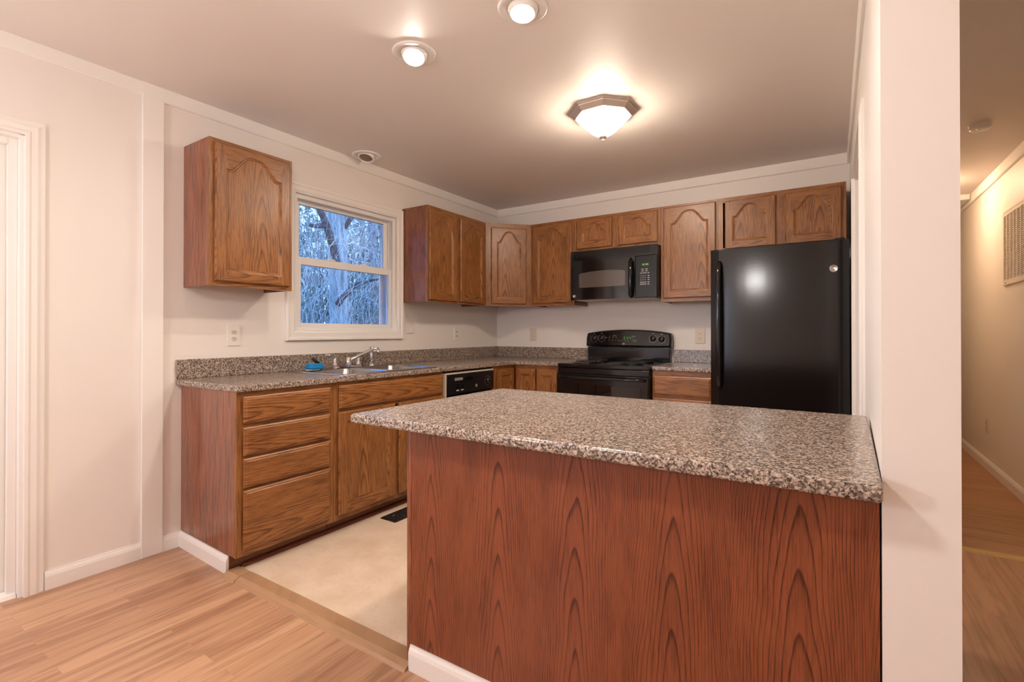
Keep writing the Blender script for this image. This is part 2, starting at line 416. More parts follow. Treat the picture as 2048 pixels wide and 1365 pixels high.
# ------------------------------------------------------------------ door_1 in the left wall
d=thing('door_1',(0,-4.05,0),'white door with white casing at the left edge','door',kind='structure')
CAS=[(0,0),(.017,0),(.017,.012),(.014,.020),(.014,.040),(.010,.052),(.008,.066),(0,.066)]   # (out, across)
def casing_rect(name,parent,xface,ya,yb,za,zb,out,mat,sides='LRT',w=.066,prof=CAS):
    """mitred casing round an opening ya..yb, za..zb on a wall facing out along x"""
    mb=MB()
    def P(o,c,which):  # ring corner points for profile (o,c) where c runs outwards from the opening
        return [(xface+out*o,ya-c,za-(c if 'B' in sides else 0)),(xface+out*o,ya-c,zb+c),(xface+out*o,yb+c,zb+c),(xface+out*o,yb+c,za-(c if 'B' in sides else 0))]
    rings=[P(o,c,0) for o,c in prof]; n=len(rings)
    segs=[(0,1),(1,2),(2,3)]+([(3,0)] if 'B' in sides else [])
    for i,j in segs:
        vs=[r[i] for r in rings]+[r[j] for r in rings]
        mb.add(vs,[(k,n+k,n+(k+1)%n,(k+1)%n) for k in range(n)])
    if 'B' not in sides:
        mb.add([r[0] for r in rings],[tuple(range(n))]); mb.add([r[3] for r in rings],[tuple(range(n))])
    return mb.build(name,mat,parent)
casing_rect('casing',d,0,-4.462,-3.645,0,2.032,1,M['trim'])
mb=MB().box((-.125,-3.66,0),(0,-3.645,2.03)); mb.box((-.125,-4.462,0),(0,-4.447,2.03)); mb.box((-.125,-4.447,2.017),(0,-3.66,2.032))
mb.build('door_jamb',M['trim'],d)
mb=MB().box((-.066,-3.690,0),(-.036,-3.66,2.017)); mb.box((-.066,-4.447,0),(-.036,-4.417,2.017)); mb.box((-.066,-4.417,1.988),(-.036,-3.69,2.017)); mb.build('door_stop',M['trim'],d,bevel=.002)
MB().box((-.110,-4.445,.008),(-.070,-3.662,2.015)).build('door_slab',M['trim'],d,bevel=.002)
MB().extrude([(0,0),(.05,0),(.044,.014),(.008,.024),(0,.024)],(-.066,-4.445,0),(-.066,-3.662,0)).build('door_sill',M['trim'],d)

# ------------------------------------------------------------------ door_2: cased opening by the refrigerator
d=thing('door_2',(3.088,-1.38,0),'white cased doorway in the wall right of the refrigerator','doorway',kind='structure')
casing_rect('casing',d,3.088,OA,OB,0,OZ,-1,M['trim'],prof=[(o,c*.9) for o,c in CAS])
casing_rect('casing',d,X2,OA,OB,0,OZ,1,M['trim'])
mb=MB().box((3.088,OA,0),(X2,OA+.012,OZ)); mb.box((3.088,OB-.012,0),(X2,OB,OZ)); mb.box((3.088,OA+.012,OZ-.012),(X2,OB-.012,OZ)); mb.build('door_jamb',M['trim'],d)

# ------------------------------------------------------------------ window_1
w=thing('window_1',(0,-1.895,WZ0),'white double-hung window over the sink looking onto bare trees','window',kind='structure')
WC=[(0,0),(.012,0),(.014,.010),(.018,.016),(.018,.044),(.022,.050),(.022,.064),(.018,.068),(0,.068)]
casing_rect('casing',w,0,WY0,WY1,WZ0,WZ1,1,M['trim'],'LRTB',prof=WC)
# vinyl frame lining the opening
mb=MB(); fx0,fx1=-.115,-.012; ft=.026
mb.box((fx0,WY0,WZ0),(fx1,WY0+ft,WZ1)); mb.box((fx0,WY1-ft,WZ0),(fx1,WY1,WZ1)); mb.box((fx0,WY0+ft,WZ0),(fx1,WY1-ft,WZ0+.022)); mb.box((fx0,WY0+ft,WZ1-.03),(fx1,WY1-ft,WZ1))
mb.box((-.060,WY0+ft,WZ0+.02),(-.053,WY0+ft+.008,WZ1-.03)); mb.box((-.060,WY1-ft-.008,WZ0+.02),(-.053,WY1-ft,WZ1-.03))
mb.build('window_frame',M['vinylwin'],w,bevel=.002)
def sash(name,x,y0,y1,z0,z1,st,rb,rt,t=.028,handles=False):
    mb=MB(); mb.box((x-t/2,y0,z0),(x+t/2,y0+st,z1)); mb.box((x-t/2,y1-st,z0),(x+t/2,y1,z1)); mb.box((x-t/2,y0+st,z0),(x+t/2,y1-st,z0+rb)); mb.box((x-t/2,y0+st,z1-rt),(x+t/2,y1-st,z1))
    s=mb.build(name,M['vinylwin'],w,bevel=.003)
    MB().box((x-.003,y0+st-.004,z0+rb-.004),(x+.003,y1-st+.004,z1-rt+.004)).build('pane',M['glass'],s)
    return s
ls=sash('lower_sash',-.036,WY0+ft+.003,WY1-ft-.003,WZ0+.022,1.672,.030,.028,.052)
us=sash('upper_sash',-.079,WY0+ft+.003,WY1-ft-.003,1.640,WZ1-.030,.044,.040,.024)
for yy in (-2.05,-1.74):
    MB().box((-.046,yy-.03,1.672),(-.018,yy+.03,1.683)).lathe([(.010,0),(.010,.006),(.004,.010)],(-.032,yy,1.683),n=12).build('sash_lock',M['vinylwin'],ls)
# outer half-screen frame seen through the lower pane
mb=MB(); a,b=WY0+ft+.004,WY1-ft-.004
mb.box((-.112,b-.046,WZ0+.02),(-.102,b,1.66)); mb.box((-.112,a,WZ0+.02),(-.102,a+.02,1.66)); mb.box((-.112,a+.02,WZ0+.02),(-.102,b-.046,WZ0+.045)); mb.box((-.112,a+.02,1.640),(-.102,b-.046,1.66)); mb.build('screen_frame',M['vinylwin'],w)
# window_added in the rear wall (unseen, added for bluish daylight from behind)
w=thing('window_added',((RX0+RX1)/2,Y0,RZ0),'unseen white window added at the end of the dining area for daylight','window',kind='structure')
mb=MB(); q=.05
mb.box((RX0,Y0-.1,RZ0),(RX0+q,Y0+.01,RZ1)); mb.box((RX1-q,Y0-.1,RZ0),(RX1,Y0+.01,RZ1)); mb.box((RX0+q,Y0-.1,RZ0),(RX1-q,Y0+.01,RZ0+q)); mb.box((RX0+q,Y0-.1,RZ1-q),(RX1-q,Y0+.01,RZ1)); mb.box(((RX0+RX1)/2-.02,Y0-.08,RZ0+q),((RX0+RX1)/2+.02,Y0-.02,RZ1-q))
mb.build('window_frame',M['vinylwin'],w)
MB().box((RX0+q,Y0-.055,RZ0+q),((RX0+RX1)/2-.02,Y0-.049,RZ1-q)).build('pane',M['glass'],w); MB().box(((RX0+RX1)/2+.02,Y0-.055,RZ0+q),(RX1-q,Y0-.049,RZ1-q)).build('pane',M['glass'],w)
# daylight sampling portals in the two window openings
def portal(loc,rot,sx,sy):
    l=bpy.data.lights.new('portal','AREA'); l.shape='RECTANGLE'; l.size=sx; l.size_y=sy; l.cycles.is_portal=True
    o=bpy.data.objects.new('portal',l); COL.objects.link(o); o.location=loc; o.rotation_euler=rot
portal((-.135,-1.895,1.633),(0,-pi/2,0),.917,.9)
portal(((RX0+RX1)/2,Y0-.125,(RZ0+RZ1)/2),(pi/2,0,0),.86,1.58)

# =================================================================== CABINET PIECES
def door_panel(w,h,arch=0.0,mat_i=(0,1),st=.052,t=.019,nA=44):
    """framed door, front face towards -y, centred on x, base at z=0; arch: rise of the cathedral top"""
    mb=MB(); sp=.075 if arch else 0
    def inner(d):
        x=w/2-st-d; b=st+d; top=h-st*(.62 if arch else 1.0)-d*(1.0 if not arch else .75)
        n=nA; pts=[]
        for i in range(10): pts.append((-x+2*x*i/10,b))
        sh=top-(arch if arch else 0)
        for i in range(10): pts.append((x,b+(sh-b)*i/10))
        for i in range(n):
            tt=1-2*i/n
            if arch:
                a=abs(tt); k=.90
                z=sh+arch*(.5+.5*cos(pi*min(a/k,1)**1.4))
            else: z=sh
            pts.append((x*tt,z))
        for i in range(10): pts.append((-x,sh-(sh-b)*i/10))
        return pts
    def outer(d):
        x=w/2-d; n=nA; pts=[]
        for i in range(10): pts.append((-x+2*x*i/10,d))
        for i in range(10): pts.append((x,d+(h-2*d)*i/10))
        for i in range(n): pts.append((x*(1-2*i/n),h-d))
        for i in range(10): pts.append((-x,h-d-(h-2*d)*i/10))
        return pts
    L=[([p for p in outer(0)],0.0),(outer(0),-t+.005),(outer(.006),-t),(inner(0),-t),(inner(.004),-t+.001),(inner(.008),-t+.006),(inner(.012),-t+.0065),(inner(.018),-t+.010)]
    rings=[[(p[0],yy,p[1]) for p in r] for r,yy in L]
    n=len(rings[0])
    for k in range(len(rings)-1):
        for i in range(n):
            j=(i+1)%n; q=[rings[k][i],rings[k][j],rings[k+1][j],rings[k+1][i]]
            cx=sum(p[0] for p in q)/4
            rail = abs(cx)<w/2-st-.0 and (i<10 or 20<=i<20+nA)
            mb.add(q,[(0,1,2,3)],mat_i[1] if rail else mat_i[0], smooth=False)
    mb.add(rings[0],[tuple(range(n-1,-1,-1))],0)
    pan=MB(); pan.add(rings[-1],[tuple(range(n))])
    return mb,pan
def put_door(parent,name,w,h,origin,rotz,arch=0.0,pm=None,label=None,st=.052):
    mb,pan=door_panel(w,h,arch,st=st)
    o=mb.build(name,[M['oak'],M['oakh']],parent,origin,rotz,local=True)
    p=pan.build('panel',pm or M['oak'],None,(0,0,0),0,local=True); p.parent=o; p.location=(0,0,0)
    if label: o['label']=label
    return o
def put_drawer(parent,name,w,h,origin,rotz,t=.019,label=None):
    """drawer front slab with a shaped edge"""
    mb=MB()
    def R(d,y): return [(-w/2+d,y,d),(w/2-d,y,d),(w/2-d,y,h-d),(-w/2+d,y,h-d)]
    mb.loops([R(.010,0),R(0,-t+.009),R(.006,-t+.005),R(.012,-t+.0035),R(.016,-t)],True,True)
    o=mb.build(name,M['oakh'],parent,origin,rotz,local=True)
    if label: o['label']=label
    return o
RX=pi/2   # rotation for fronts facing +x
def upper_x(name,y0,y1,doors,label,z0=1.408,z1=2.182,dp=.2774):
    """upper cabinet on the left wall (front faces +x). doors: list of (ya,yb,za,zb,side)"""
    t=thing(name,(0,(y0+y1)/2,z0),label,'wall cabinet')
    g=.0008
    mb=MB(); mb.box((0,y0+g,z0+.012),(dp-.019,y0+.012,z1)); mb.box((0,y1-.012,z0+.012),(dp-.019,y1-g,z1)); mb.box((0,y0+.012,z1-.012),(dp-.019,y1-.012,z1)); mb.box((0,y0+.012,z0+.024),(dp-.019,y1-.012,z0+.036)); mb.box((0,y0+.012,z0+.036),(.006,y1-.012,z1-.012))
    mb.box((dp-.03,y0+.012,z0+.0),(dp-.019,y1-.012,z0+.024)); mb.box((0,y0+.0008,z0),(dp-.019,y0+.012,z0+.012)); mb.box((0,y1-.012,z0),(dp-.019,y1-.0008,z0+.012))
    mb.build('body',M['oakside'],t)
    f=MB(); sw=.038
    f.box((dp-.019,y0+g,z0),(dp,y0+sw,z1)); f.box((dp-.019,y1-sw,z0),(dp,y1-g,z1))
    f.box((dp-.019,y0+sw,z1-sw),(dp,y1-sw,z1),1); f.box((dp-.019,y0+sw,z0),(dp,y1-sw,z0+sw),1)
    if len(doors)>1: m=(doors[0][1]+doors[1][0])/2; f.box((dp-.019,m-.035,z0+sw),(dp,m+.035,z1-sw))
    f.build('face_frame',[M['oak'],M['oakh']],t,(dp,(y0+y1)/2,z0))
    for (a,b,c,d,ar) in doors: put_door(t,'door',b-a,d-c,(dp,(a+b)/2,c),RX,ar)
    return t
def upper_y(name,x0,x1,doors,label,z0=1.408,z1=2.182,dp=.2774):
    t=thing(name,((x0+x1)/2,0,z0),label,'wall cabinet'); g=.0008
    mb=MB(); mb.box((x0+g,-dp+.019,z0),(x0+.012,0,z1)); mb.box((x1-.012,-dp+.019,z0),(x1-g,0,z1)); mb.box((x0+.012,-dp+.019,z1-.012),(x1-.012,0,z1)); mb.box((x0+.012,-dp+.019,z0+.024),(x1-.012,0,z0+.036)); mb.box((x0+.012,-.006,z0+.036),(x1-.012,0,z1-.012)); mb.box((x0+.012,-dp+.019,z0),(x1-.012,-dp+.03,z0+.024))
    mb.build('body',M['oakside'],t)
    f=MB(); sw=.036
    f.box((x0+g,-dp,z0),(x0+sw,-dp+.019,z1)); f.box((x1-sw,-dp,z0),(x1-g,-dp+.019,z1)); f.box((x0+sw,-dp,z1-sw),(x1-sw,-dp+.019,z1),1); f.box((x0+sw,-dp,z0),(x1-sw,-dp+.019,z0+sw),1)
    if len(doors)>1: m=(doors[0][1]+doors[1][0])/2; f.box((m-.036,-dp,z0+sw),(m+.036,-dp+.019,z1-sw))
    f.build('face_frame',[M['oak'],M['oakh']],t,((x0+x1)/2,-dp,z0))
    for (a,b,c,d,ar) in doors: put_door(t,'door',b-a,d-c,((a+b)/2,-dp,c),0,ar)
    return t
upper_x('wall_cabinet',-3.0115,-2.5443,[(-2.988,-2.566,1.432,2.160,.095)],'single-door oak wall cabinet hanging alone left of the window')
upper_x('wall_cabinet',-1.3739,-.5872,[(-1.362,-1.015,1.424,2.150,.085),(-.972,-.612,1.424,2.150,.085)],'two-door oak wall cabinet just right of the window')
# diagonal corner cabinet
z0,z1=1.408,2.182
t=thing('wall_cabinet',(.2,-.2,z0),'diagonal oak corner wall cabinet with one arched door','wall cabinet')
A=(.2774,-.5864); B=(.5864,-.2774); nrm=(.7071,-.7071)
mb=MB().prism([(0.001,-.5864),(.2774-.0135,-.5864),(.5864,-.2774+.0135),(.5864,-.001),(0.001,-.001)],z0+.012,z1); mb.build('body',M['oakside'],t)
ln=sqrt(2)*.309; f=MB(); sw=.05
f.box((-ln/2,0,0),(-ln/2+sw,.0132,z1-z0)); f.box((ln/2-sw,0,0),(ln/2,.0132,z1-z0)); f.box((-ln/2+sw,0,z1-z0-.04),(ln/2-sw,.0132,z1-z0),1); f.box((-ln/2+sw,0,0),(ln/2-sw,.0132,.03),1)
f.build('face_frame',[M['oak'],M['oakh']],t,(.4319,-.4319,z0),pi/4,local=True)
put_door(t,'door',.335,.712,(.4319,-.4319,1.424+.003),pi/4,.10)
upper_y('wall_cabinet',.5872,1.0386,[(.612,1.016,1.432,2.156,.095)],'single-door oak wall cabinet left of the microwave')
upper_y('wall_cabinet',1.0386,1.8129,[(1.064,1.398,1.902,2.156,.075),(1.458,1.790,1.902,2.156,.075)],'short two-door oak wall cabinet above the microwave',z0=1.872)
upper_y('wall_cabinet',1.8129,2.2485,[(1.838,2.234,1.436,2.162,.095)],'single-door oak wall cabinet between the microwave and the refrigerator')
upper_y('wall_cabinet',2.2485,3.0615,[(2.300,2.640,1.79,2.152,.085),(2.698,3.034,1.79,2.152,.085)],'two-door oak wall cabinet above the refrigerator',z0=1.765)

# ------------------------------------------------------------------ base cabinets, left run
FZ=.876
def base_x(name,y0,y1,label,skew0=None,open_top=False):
    t=thing(name,(0,(y0+y1)/2,0),label,'base cabinet'); g=.0008
    ya=skew0 if skew0 is not None else y0
    if open_top:
        mb=MB().prism([(0.002,ya+g),(.591,y0+g),(.591,y1-g),(.002,y1-g)],.086,.70)
        mb.box((.002,y0+g,.70),(.591,y0+.014,FZ)); mb.box((.002,y1-.014,.70),(.591,y1-g,FZ)); mb.build('body',M['oakside'],t)
    else: MB().prism([(0.002,ya+g),(.591,y0+g),(.591,y1-g),(.002,y1-g)],.086,FZ).build('body',M['oakside'],t)
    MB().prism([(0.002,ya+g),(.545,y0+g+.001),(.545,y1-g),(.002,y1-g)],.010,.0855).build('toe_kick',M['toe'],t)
    return t
# drawer cabinet
t=base_x('drawer_cabinet',-3.0426,-2.5005,'oak base cabinet with four stacked drawers at the counter end',skew0=-3.0215)
f=MB(); x0,x1=.5915,.610
f.box((x0,-3.0426,.086),(x1,-3.004,FZ)); f.box((x0,-2.539,.086),(x1,-2.5013,FZ))
for za,zb in ((.086,.135),(.39,.42),(.545,.57),(.695,.72),(.845,FZ)): f.box((x0,-3.004,za),(x1,-2.539,zb),1)
f.build('face_frame',[M['oak'],M['oakh']],t,(x1,-2.77,.086))
for za,zb in ((.7225,.853),(.5670,.7045),(.4145,.5545),(.116,.4015)): put_drawer(t,'drawer',.488,zb-za,(.610,-2.771,za),RX)
# sink cabinet
t=base_x('sink_cabinet',-2.4997,-1.570,'oak base cabinet under the sink with a false drawer front',open_top=True)
f=MB(); f.box((x0,-2.4997,.086),(x1,-2.461,FZ)); f.box((x0,-1.61,.086),(x1,-1.571,FZ)); f.box((x0,-2.066,.135),(x1,-1.99,.70))
for za,zb in ((.086,.135),(.685,.745),(.845,FZ)): f.box((x0,-2.461,za),(x1,-1.61,zb),1)
f.build('face_frame',[M['oak'],M['oakh']],t,(x1,-2.03,.086))
put_drawer(t,'false_drawer_front',.892,.135,(.610,-2.026,.7225),RX)
put_door(t,'door',.434,.588,(.610,-2.259,.116),RX); put_door(t,'door',.434,.588,(.610,-1.795,.116),RX)
# shoe moulding in front of the toe kicks
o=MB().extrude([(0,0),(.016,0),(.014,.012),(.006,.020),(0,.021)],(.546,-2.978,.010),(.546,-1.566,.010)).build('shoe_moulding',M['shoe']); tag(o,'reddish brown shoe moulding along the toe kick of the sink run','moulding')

# dishwasher
t=thing('dishwasher',(.3,-1.258,.0),'black built-in dishwasher with a dial, under the counter beside the sink cabinet','dishwasher')
y0,y1=-1.562,-.955
MB().box((.03,y0,.012),(.592,y1,.868)).build('tub_body',M['blackmat'],t)
MB().box((.593,y0+.012,.118),(.622,y1-.004,.695)).build('door',M['black'],t,bevel=.003)
MB().box((.60,y0+.006,.012),(.606,y1-.006,.112)).build('kick_plate',M['blackmat'],t)
cp=MB().box((.593,y0+.012,.702),(.634,y1-.004,.846)).build('control_panel',M['blackmat'],t,bevel=.004)
MB().box((.593,y0+.003,.118),(.630,y0+.0115,.85)).box((.596,y0+.003,.851),(.630,y1-.004,.861)).build('edge_trim',M['creamd'],t)
MB().box((.634,y0+.10,.802),(.639,y0+.19,.822)).build('latch_recess',M['dimmark'],cp)
MB().box((.634,y0+.20,.800),(.644,y0+.32,.824)).build('latch_handle',M['black'],cp,bevel=.003)
for i in range(2):
    MB().box((.634,-1.45+.055*i,.735),(.637,-1.412+.055*i,.778)).build('button',M['black'],cp,bevel=.001)
    MB().box((.6372,-1.446+.055*i,.724),(.6376,-1.416+.055*i,.733)).build('button_marking',M['mark'],cp)
kb=MB().lathe([(.026,0),(.024,.010),(.020,.012),(.018,.022),(.0,.023)],(.634,-1.045,.772),(1,0,0),24).build('dial',M['black'],cp)
MB().box((.6571,-1.056,.768),(.660,-1.034,.776)).build('dial_pointer',M['badge'],kb)
mk=MB()
for k in range(14):
    an=2*pi*k/14; mk.box((.634,-1.045+.036*cos(an)-.002,.772+.036*sin(an)-.002),(.6345,-1.045+.036*cos(an)+.002,.772+.036*sin(an)+.002))
mk.build('dial_markings',M['mark'],cp)

def badge(parent,c,r,axis):
    ax=Vector(axis); o=MB().lathe([(r,0),(r,.0016),(r*.88,.0026),(r*.84,.0012),(0,.0012)],c,axis,28).build('round_badge',M['badge'],parent)
    u=ax.cross(Vector((0,0,1))).normalized()*-1; up=Vector((0,0,1))
    if axis[0]==0: u=Vector((1,0,0))
    else: u=Vector((0,1,0))
    P=lambda a,b: Vector(c)+u*a*r+up*b*r+ax*.0018
    m=MB()
    g=[P(-.05+.0+.30*cos(q)-.22,.30*sin(q)*1.2+.02) for q in [.6+.42*i for i in range(13)]]
    m.tube(g+[P(-.22,-.02)],r*.055,6)
    e=[P(.30+.22*cos(q),.20+.17*sin(q)) for q in [.5+.45*i for i in range(8)]]+[P(.26+.26*cos(q),-.20+.22*sin(q)) for q in [1.6+.45*i for i in range(9)]]
    m.tube(e,r*.055,6)
    m.build('monogram',M['nickel'],o)
    return o
badge(cp,(.634,-1.198,.745),.0125,(1,0,0))

# corner base cabinet (two fronts meeting in the inner corner) and the narrow base beside the range
t=thing('corner_cabinet',(.3,-.45,0),'oak corner base cabinet with a folding pair of doors','base cabinet')
MB().prism([(.002,-.952),(.591,-.952),(.591,-.591),(.835,-.591),(.835,-.002),(.002,-.002)],.086,FZ).build('body',M['oakside'],t)
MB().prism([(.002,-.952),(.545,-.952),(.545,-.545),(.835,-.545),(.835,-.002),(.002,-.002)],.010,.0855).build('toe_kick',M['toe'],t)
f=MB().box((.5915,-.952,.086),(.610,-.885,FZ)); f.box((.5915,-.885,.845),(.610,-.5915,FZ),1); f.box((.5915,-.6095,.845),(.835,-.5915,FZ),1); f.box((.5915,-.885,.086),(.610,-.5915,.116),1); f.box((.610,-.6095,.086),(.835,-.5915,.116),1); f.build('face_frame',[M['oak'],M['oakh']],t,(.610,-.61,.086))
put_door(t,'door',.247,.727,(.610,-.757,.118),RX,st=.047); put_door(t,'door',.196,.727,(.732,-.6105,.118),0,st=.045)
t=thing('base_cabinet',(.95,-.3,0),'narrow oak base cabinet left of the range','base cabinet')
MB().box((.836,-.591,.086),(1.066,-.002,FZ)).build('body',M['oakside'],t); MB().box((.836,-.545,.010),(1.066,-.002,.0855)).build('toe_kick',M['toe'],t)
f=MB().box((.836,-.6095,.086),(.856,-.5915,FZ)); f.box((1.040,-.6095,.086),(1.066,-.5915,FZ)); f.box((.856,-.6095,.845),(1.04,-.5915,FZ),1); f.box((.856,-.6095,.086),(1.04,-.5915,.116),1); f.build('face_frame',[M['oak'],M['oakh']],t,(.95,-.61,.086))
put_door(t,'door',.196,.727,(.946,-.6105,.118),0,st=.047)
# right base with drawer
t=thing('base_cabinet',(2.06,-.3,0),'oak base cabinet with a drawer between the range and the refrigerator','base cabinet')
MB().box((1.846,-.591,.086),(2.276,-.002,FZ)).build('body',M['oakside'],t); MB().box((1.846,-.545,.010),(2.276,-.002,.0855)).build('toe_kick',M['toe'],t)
f=MB().box((1.846,-.6095,.086),(1.872,-.5915,FZ)); f.box((2.25,-.6095,.086),(2.276,-.5915,FZ))
for za,zb in ((.086,.13),(.66,.72),(.842,FZ)): f.box((1.872,-.6095,za),(2.25,-.5915,zb),1)
f.build('face_frame',[M['oak'],M['oakh']],t,(2.06,-.61,.086))
put_drawer(t,'drawer',.415,.145,(2.061,-.6105,.694),0); put_door(t,'door',.415,.555,(2.061,-.6105,.118),0)

# ------------------------------------------------------------------ countertops
ZC=.9078
def slab(name,outer,z0,z1,mat,parent,hole=None,bev=.006):
    bm=bmesh.new()
    def ring(pts,z): return [bm.verts.new((x,y,z)) for x,y in pts]
    if hole is None:
        mb=MB().prism(outer,z0,z1); bm.free(); return mb.build(name,mat,parent,bevel=bev,seg=3)
    bm.free()
    return None
t=thing('countertop',(.3,-1.5,.876),'L-shaped speckled granite-look counter holding the sink','countertop')
# built from abutting strips around the sink cut-out, welded into one mesh
SX0,SX1,SY0,SY1=.075,.575,-2.405,-1.628
me=bmesh.new()
xs=[0.001,SX0,SX1,.632]; ys=[-3.05,SY0,SY1,-.70]
def quad(pts,z): return me.faces.new([me.verts.new((x,y,z)) for x,y in pts])
for i in range(3):
    for j in range(3):
        if i==1 and j==1: continue
        quad([(xs[i],ys[j]),(xs[i+1],ys[j]),(xs[i+1],ys[j+1]),(xs[i],ys[j+1])],ZC)
arc=[(.632+.068*(1-cos(a)),-.70+.068*sin(a)) for a in [pi/2*k/6 for k in range(1,7)]]
quad([(.001,-.70),(SX0,-.70),(SX1,-.70),(.632,-.70)]+arc+[(1.0665,-.632),(1.0665,-.001),(.001,-.001)],ZC)
bmesh.ops.remove_doubles(me,verts=me.verts,dist=1e-5)
r=bmesh.ops.extrude_face_region(me,geom=me.faces[:]); 
bmesh.ops.translate(me,verts=[v for v in r['geom'] if isinstance(v,bmesh.types.BMVert)],vec=(0,0,-(ZC-.8768)))
bmesh.ops.recalc_face_normals(me,faces=me.faces)
es=[e for e in me.edges if len(e.link_faces)==2 and e.calc_face_angle(0)>.5 and not all(SX0-.01<v.co.x<SX1+.01 and SY0-.01<v.co.y<SY1+.01 for v in e.verts)]
bmesh.ops.bevel(me,geom=es,offset=.007,segments=3,affect='EDGES',profile=.5)
msh=bpy.data.meshes.new('worktop'); me.to_mesh(msh); me.free(); msh.materials.append(M['granite'])
o=bpy.data.objects.new('worktop',msh); COL.objects.link(o); o.parent=t; o.location=-Vector(t.location)
mb=MB().box((.001,-3.05,ZC),(.020,-.001,1.0136)); mb.box((.020,-.020,ZC),(1.0665,-.001,1.0136)); mb.build('backsplash',M['granite'],t,bevel=.003)
t=thing('countertop',(2.06,-.3,.876),'short granite-look counter between the range and the refrigerator','countertop')
MB().box((1.846,-.632,.8768),(2.279,-.001,ZC)).build('worktop',M['granite'],t,bevel=.007,seg=3)
MB().box((1.846,-.020,ZC),(2.279,-.001,1.0136)).build('backsplash',M['granite'],t,bevel=.003)

# ------------------------------------------------------------------ peninsula
t=thing('peninsula_cabinet',(2.4,-2.75,0),'oak peninsula cabinet with a reddish oak back panel facing the dining area','peninsula')
ZP=.8749
MB().box((1.775,-3.030,.086),(3.058,-2.49,ZP-.0335)).build('body',M['oakside'],t)
MB().box((1.775,-3.030,.010),(3.058,-2.55,.0855)).build('toe_kick',M['toe'],t)
MB().box((1.757,-3.045,0.0),(3.0605,-3.0305,ZP-.0335)).build('back_panel',M['oakred'],t)
mb=MB().extrude([(0,0),(.019,0),(.019,.006),(.012,.015),(0,.019)],(1.757,-3.046,.022),(1.757,-3.046,ZP-.034),up=(0,1,0),out=(-1,0,0)); mb.build('corner_moulding',M['oakside'],t)
for k in range(3):
    xa=1.79+.425*k
    put_door(t,'door',.395,.57,(xa+.2,-2.49,.118),pi); put_drawer(t,'drawer',.395,.13,(xa+.2,-2.49,.70),pi)
t=thing('peninsula_countertop',(2.3,-2.67,ZP-.033),'large speckled granite-look countertop on the peninsula','countertop')
MB().prism([(1.5523,-3.141),(3.0605,-3.141),(3.0825,-2.1945),(1.5523,-2.1945)],ZP-.033,ZP).build('worktop',M['granite'],t,bevel=.008,seg=3)

# ------------------------------------------------------------------ sink
t=thing('sink',(.32,-2.016,.86),'double-bowl stainless steel sink set into the left counter','sink')
def rrect(x0,x1,y0,y1,r,z,n=5):
    out=[]
    for cx,cy,a0 in ((x1-r,y1-r,0),(x0+r,y1-r,pi/2),(x0+r,y0+r,pi),(x1-r,y0+r,1.5*pi)):
        for i in range(n+1): out.append((cx+r*cos(a0+pi/2*i/n),cy+r*sin(a0+pi/2*i/n),z))
    return out
X0,X1,Ya,Yb=.050,.602,-2.437,-1.600
mb=MB(); zr=ZC+.0075
mb.loops([rrect(X0,X1,Ya,Yb,.03,ZC+.0005),rrect(X0,X1,Ya,Yb,.03,ZC+.004),rrect(X0+.006,X1-.006,Ya+.006,Yb-.006,.028,zr)],False,False,smooth=True)
# deck: grid with two round-cornered bowls
bowls=((.150,.570,-2.405,-2.035),(.150,.570,-1.998,-1.632))
bm=bmesh.new()
def addloop(pts): 
    vs=[bm.verts.new(p) for p in pts]; return [bm.edges.new((vs[i],vs[(i+1)%len(vs)])) for i in range(len(vs))]
E=addloop(rrect(X0+.006,X1-.006,Ya+.006,Yb-.006,.028,zr))
for b in bowls: E+=addloop(rrect(*b,.045,zr))
bmesh.ops.triangle_fill(bm,use_beauty=True,use_dissolve=False,edges=E)
bm.verts.ensure_lookup_table(); mb.add([tuple(v.co) for v in bm.verts],[tuple(v.index for v in f.verts) for f in bm.faces]) if not bm.verts.index_update() else None
bm.free()
for x0_,x1_,y0_,y1_ in bowls:
    L=[rrect(x0_,x1_,y0_,y1_,.045,zr),rrect(x0_+.006,x1_-.006,y0_+.006,y1_-.006,.042,zr-.010),rrect(x0_+.014,x1_-.014,y0_+.014,y1_-.014,.05,zr-.145),rrect(x0_+.05,x1_-.05,y0_+.05,y1_-.05,.05,zr-.168)]
    mb.loops(L,False,True,smooth=True)
sk=mb.build('basin',M['steel'],t)
for x0_,x1_,y0_,y1_ in bowls:
    MB().lathe([(.042,.0),(.042,.003),(.030,.001),(.0,.001)],((x0_+x1_)/2,(y0_+y1_)/2,zr-.167),(0,0,1),20).build('drain',M['chrome'],t)
# faucet
fx=.098; fz=zr
t=thing('faucet',(fx,-2.0,fz),'chrome two-handle faucet with a long angled spout behind the sink','faucet')
mb=MB(); mb.loops([rrect(fx-.026,fx+.026,-2.13,-1.885,.024,fz),rrect(fx-.026,fx+.026,-2.13,-1.885,.024,fz+.008),rrect(fx-.020,fx+.020,-2.124,-1.891,.019,fz+.013)],True,True,smooth=False); mb.build('base_plate',M['chrome'],t)
MB().lathe([(.021,0),(.020,.030),(.017,.036),(.017,.052),(.012,.058),(0,.060)],(fx,-1.992,fz+.012),n=20).build('spout_body',M['chrome'],t)
sp=[(fx,-1.992,fz+.045),(fx+.012,-1.965,fz+.058),(fx+.034,-1.905,fz+.088),(fx+.056,-1.84,fz+.118),(fx+.066,-1.808,fz+.128),(fx+.072,-1.788,fz+.127),(fx+.074,-1.782,fz+.112)]
MB().tube(sp,[.011,.011,.010,.0095,.010,.011,.010],12).build('spout',M['chrome'],t)
MB().tube([(fx+.0745,-1.782,fz+.116),(fx+.0745,-1.781,fz+.094)],.0115,12).build('aerator',M['chrome'],t)
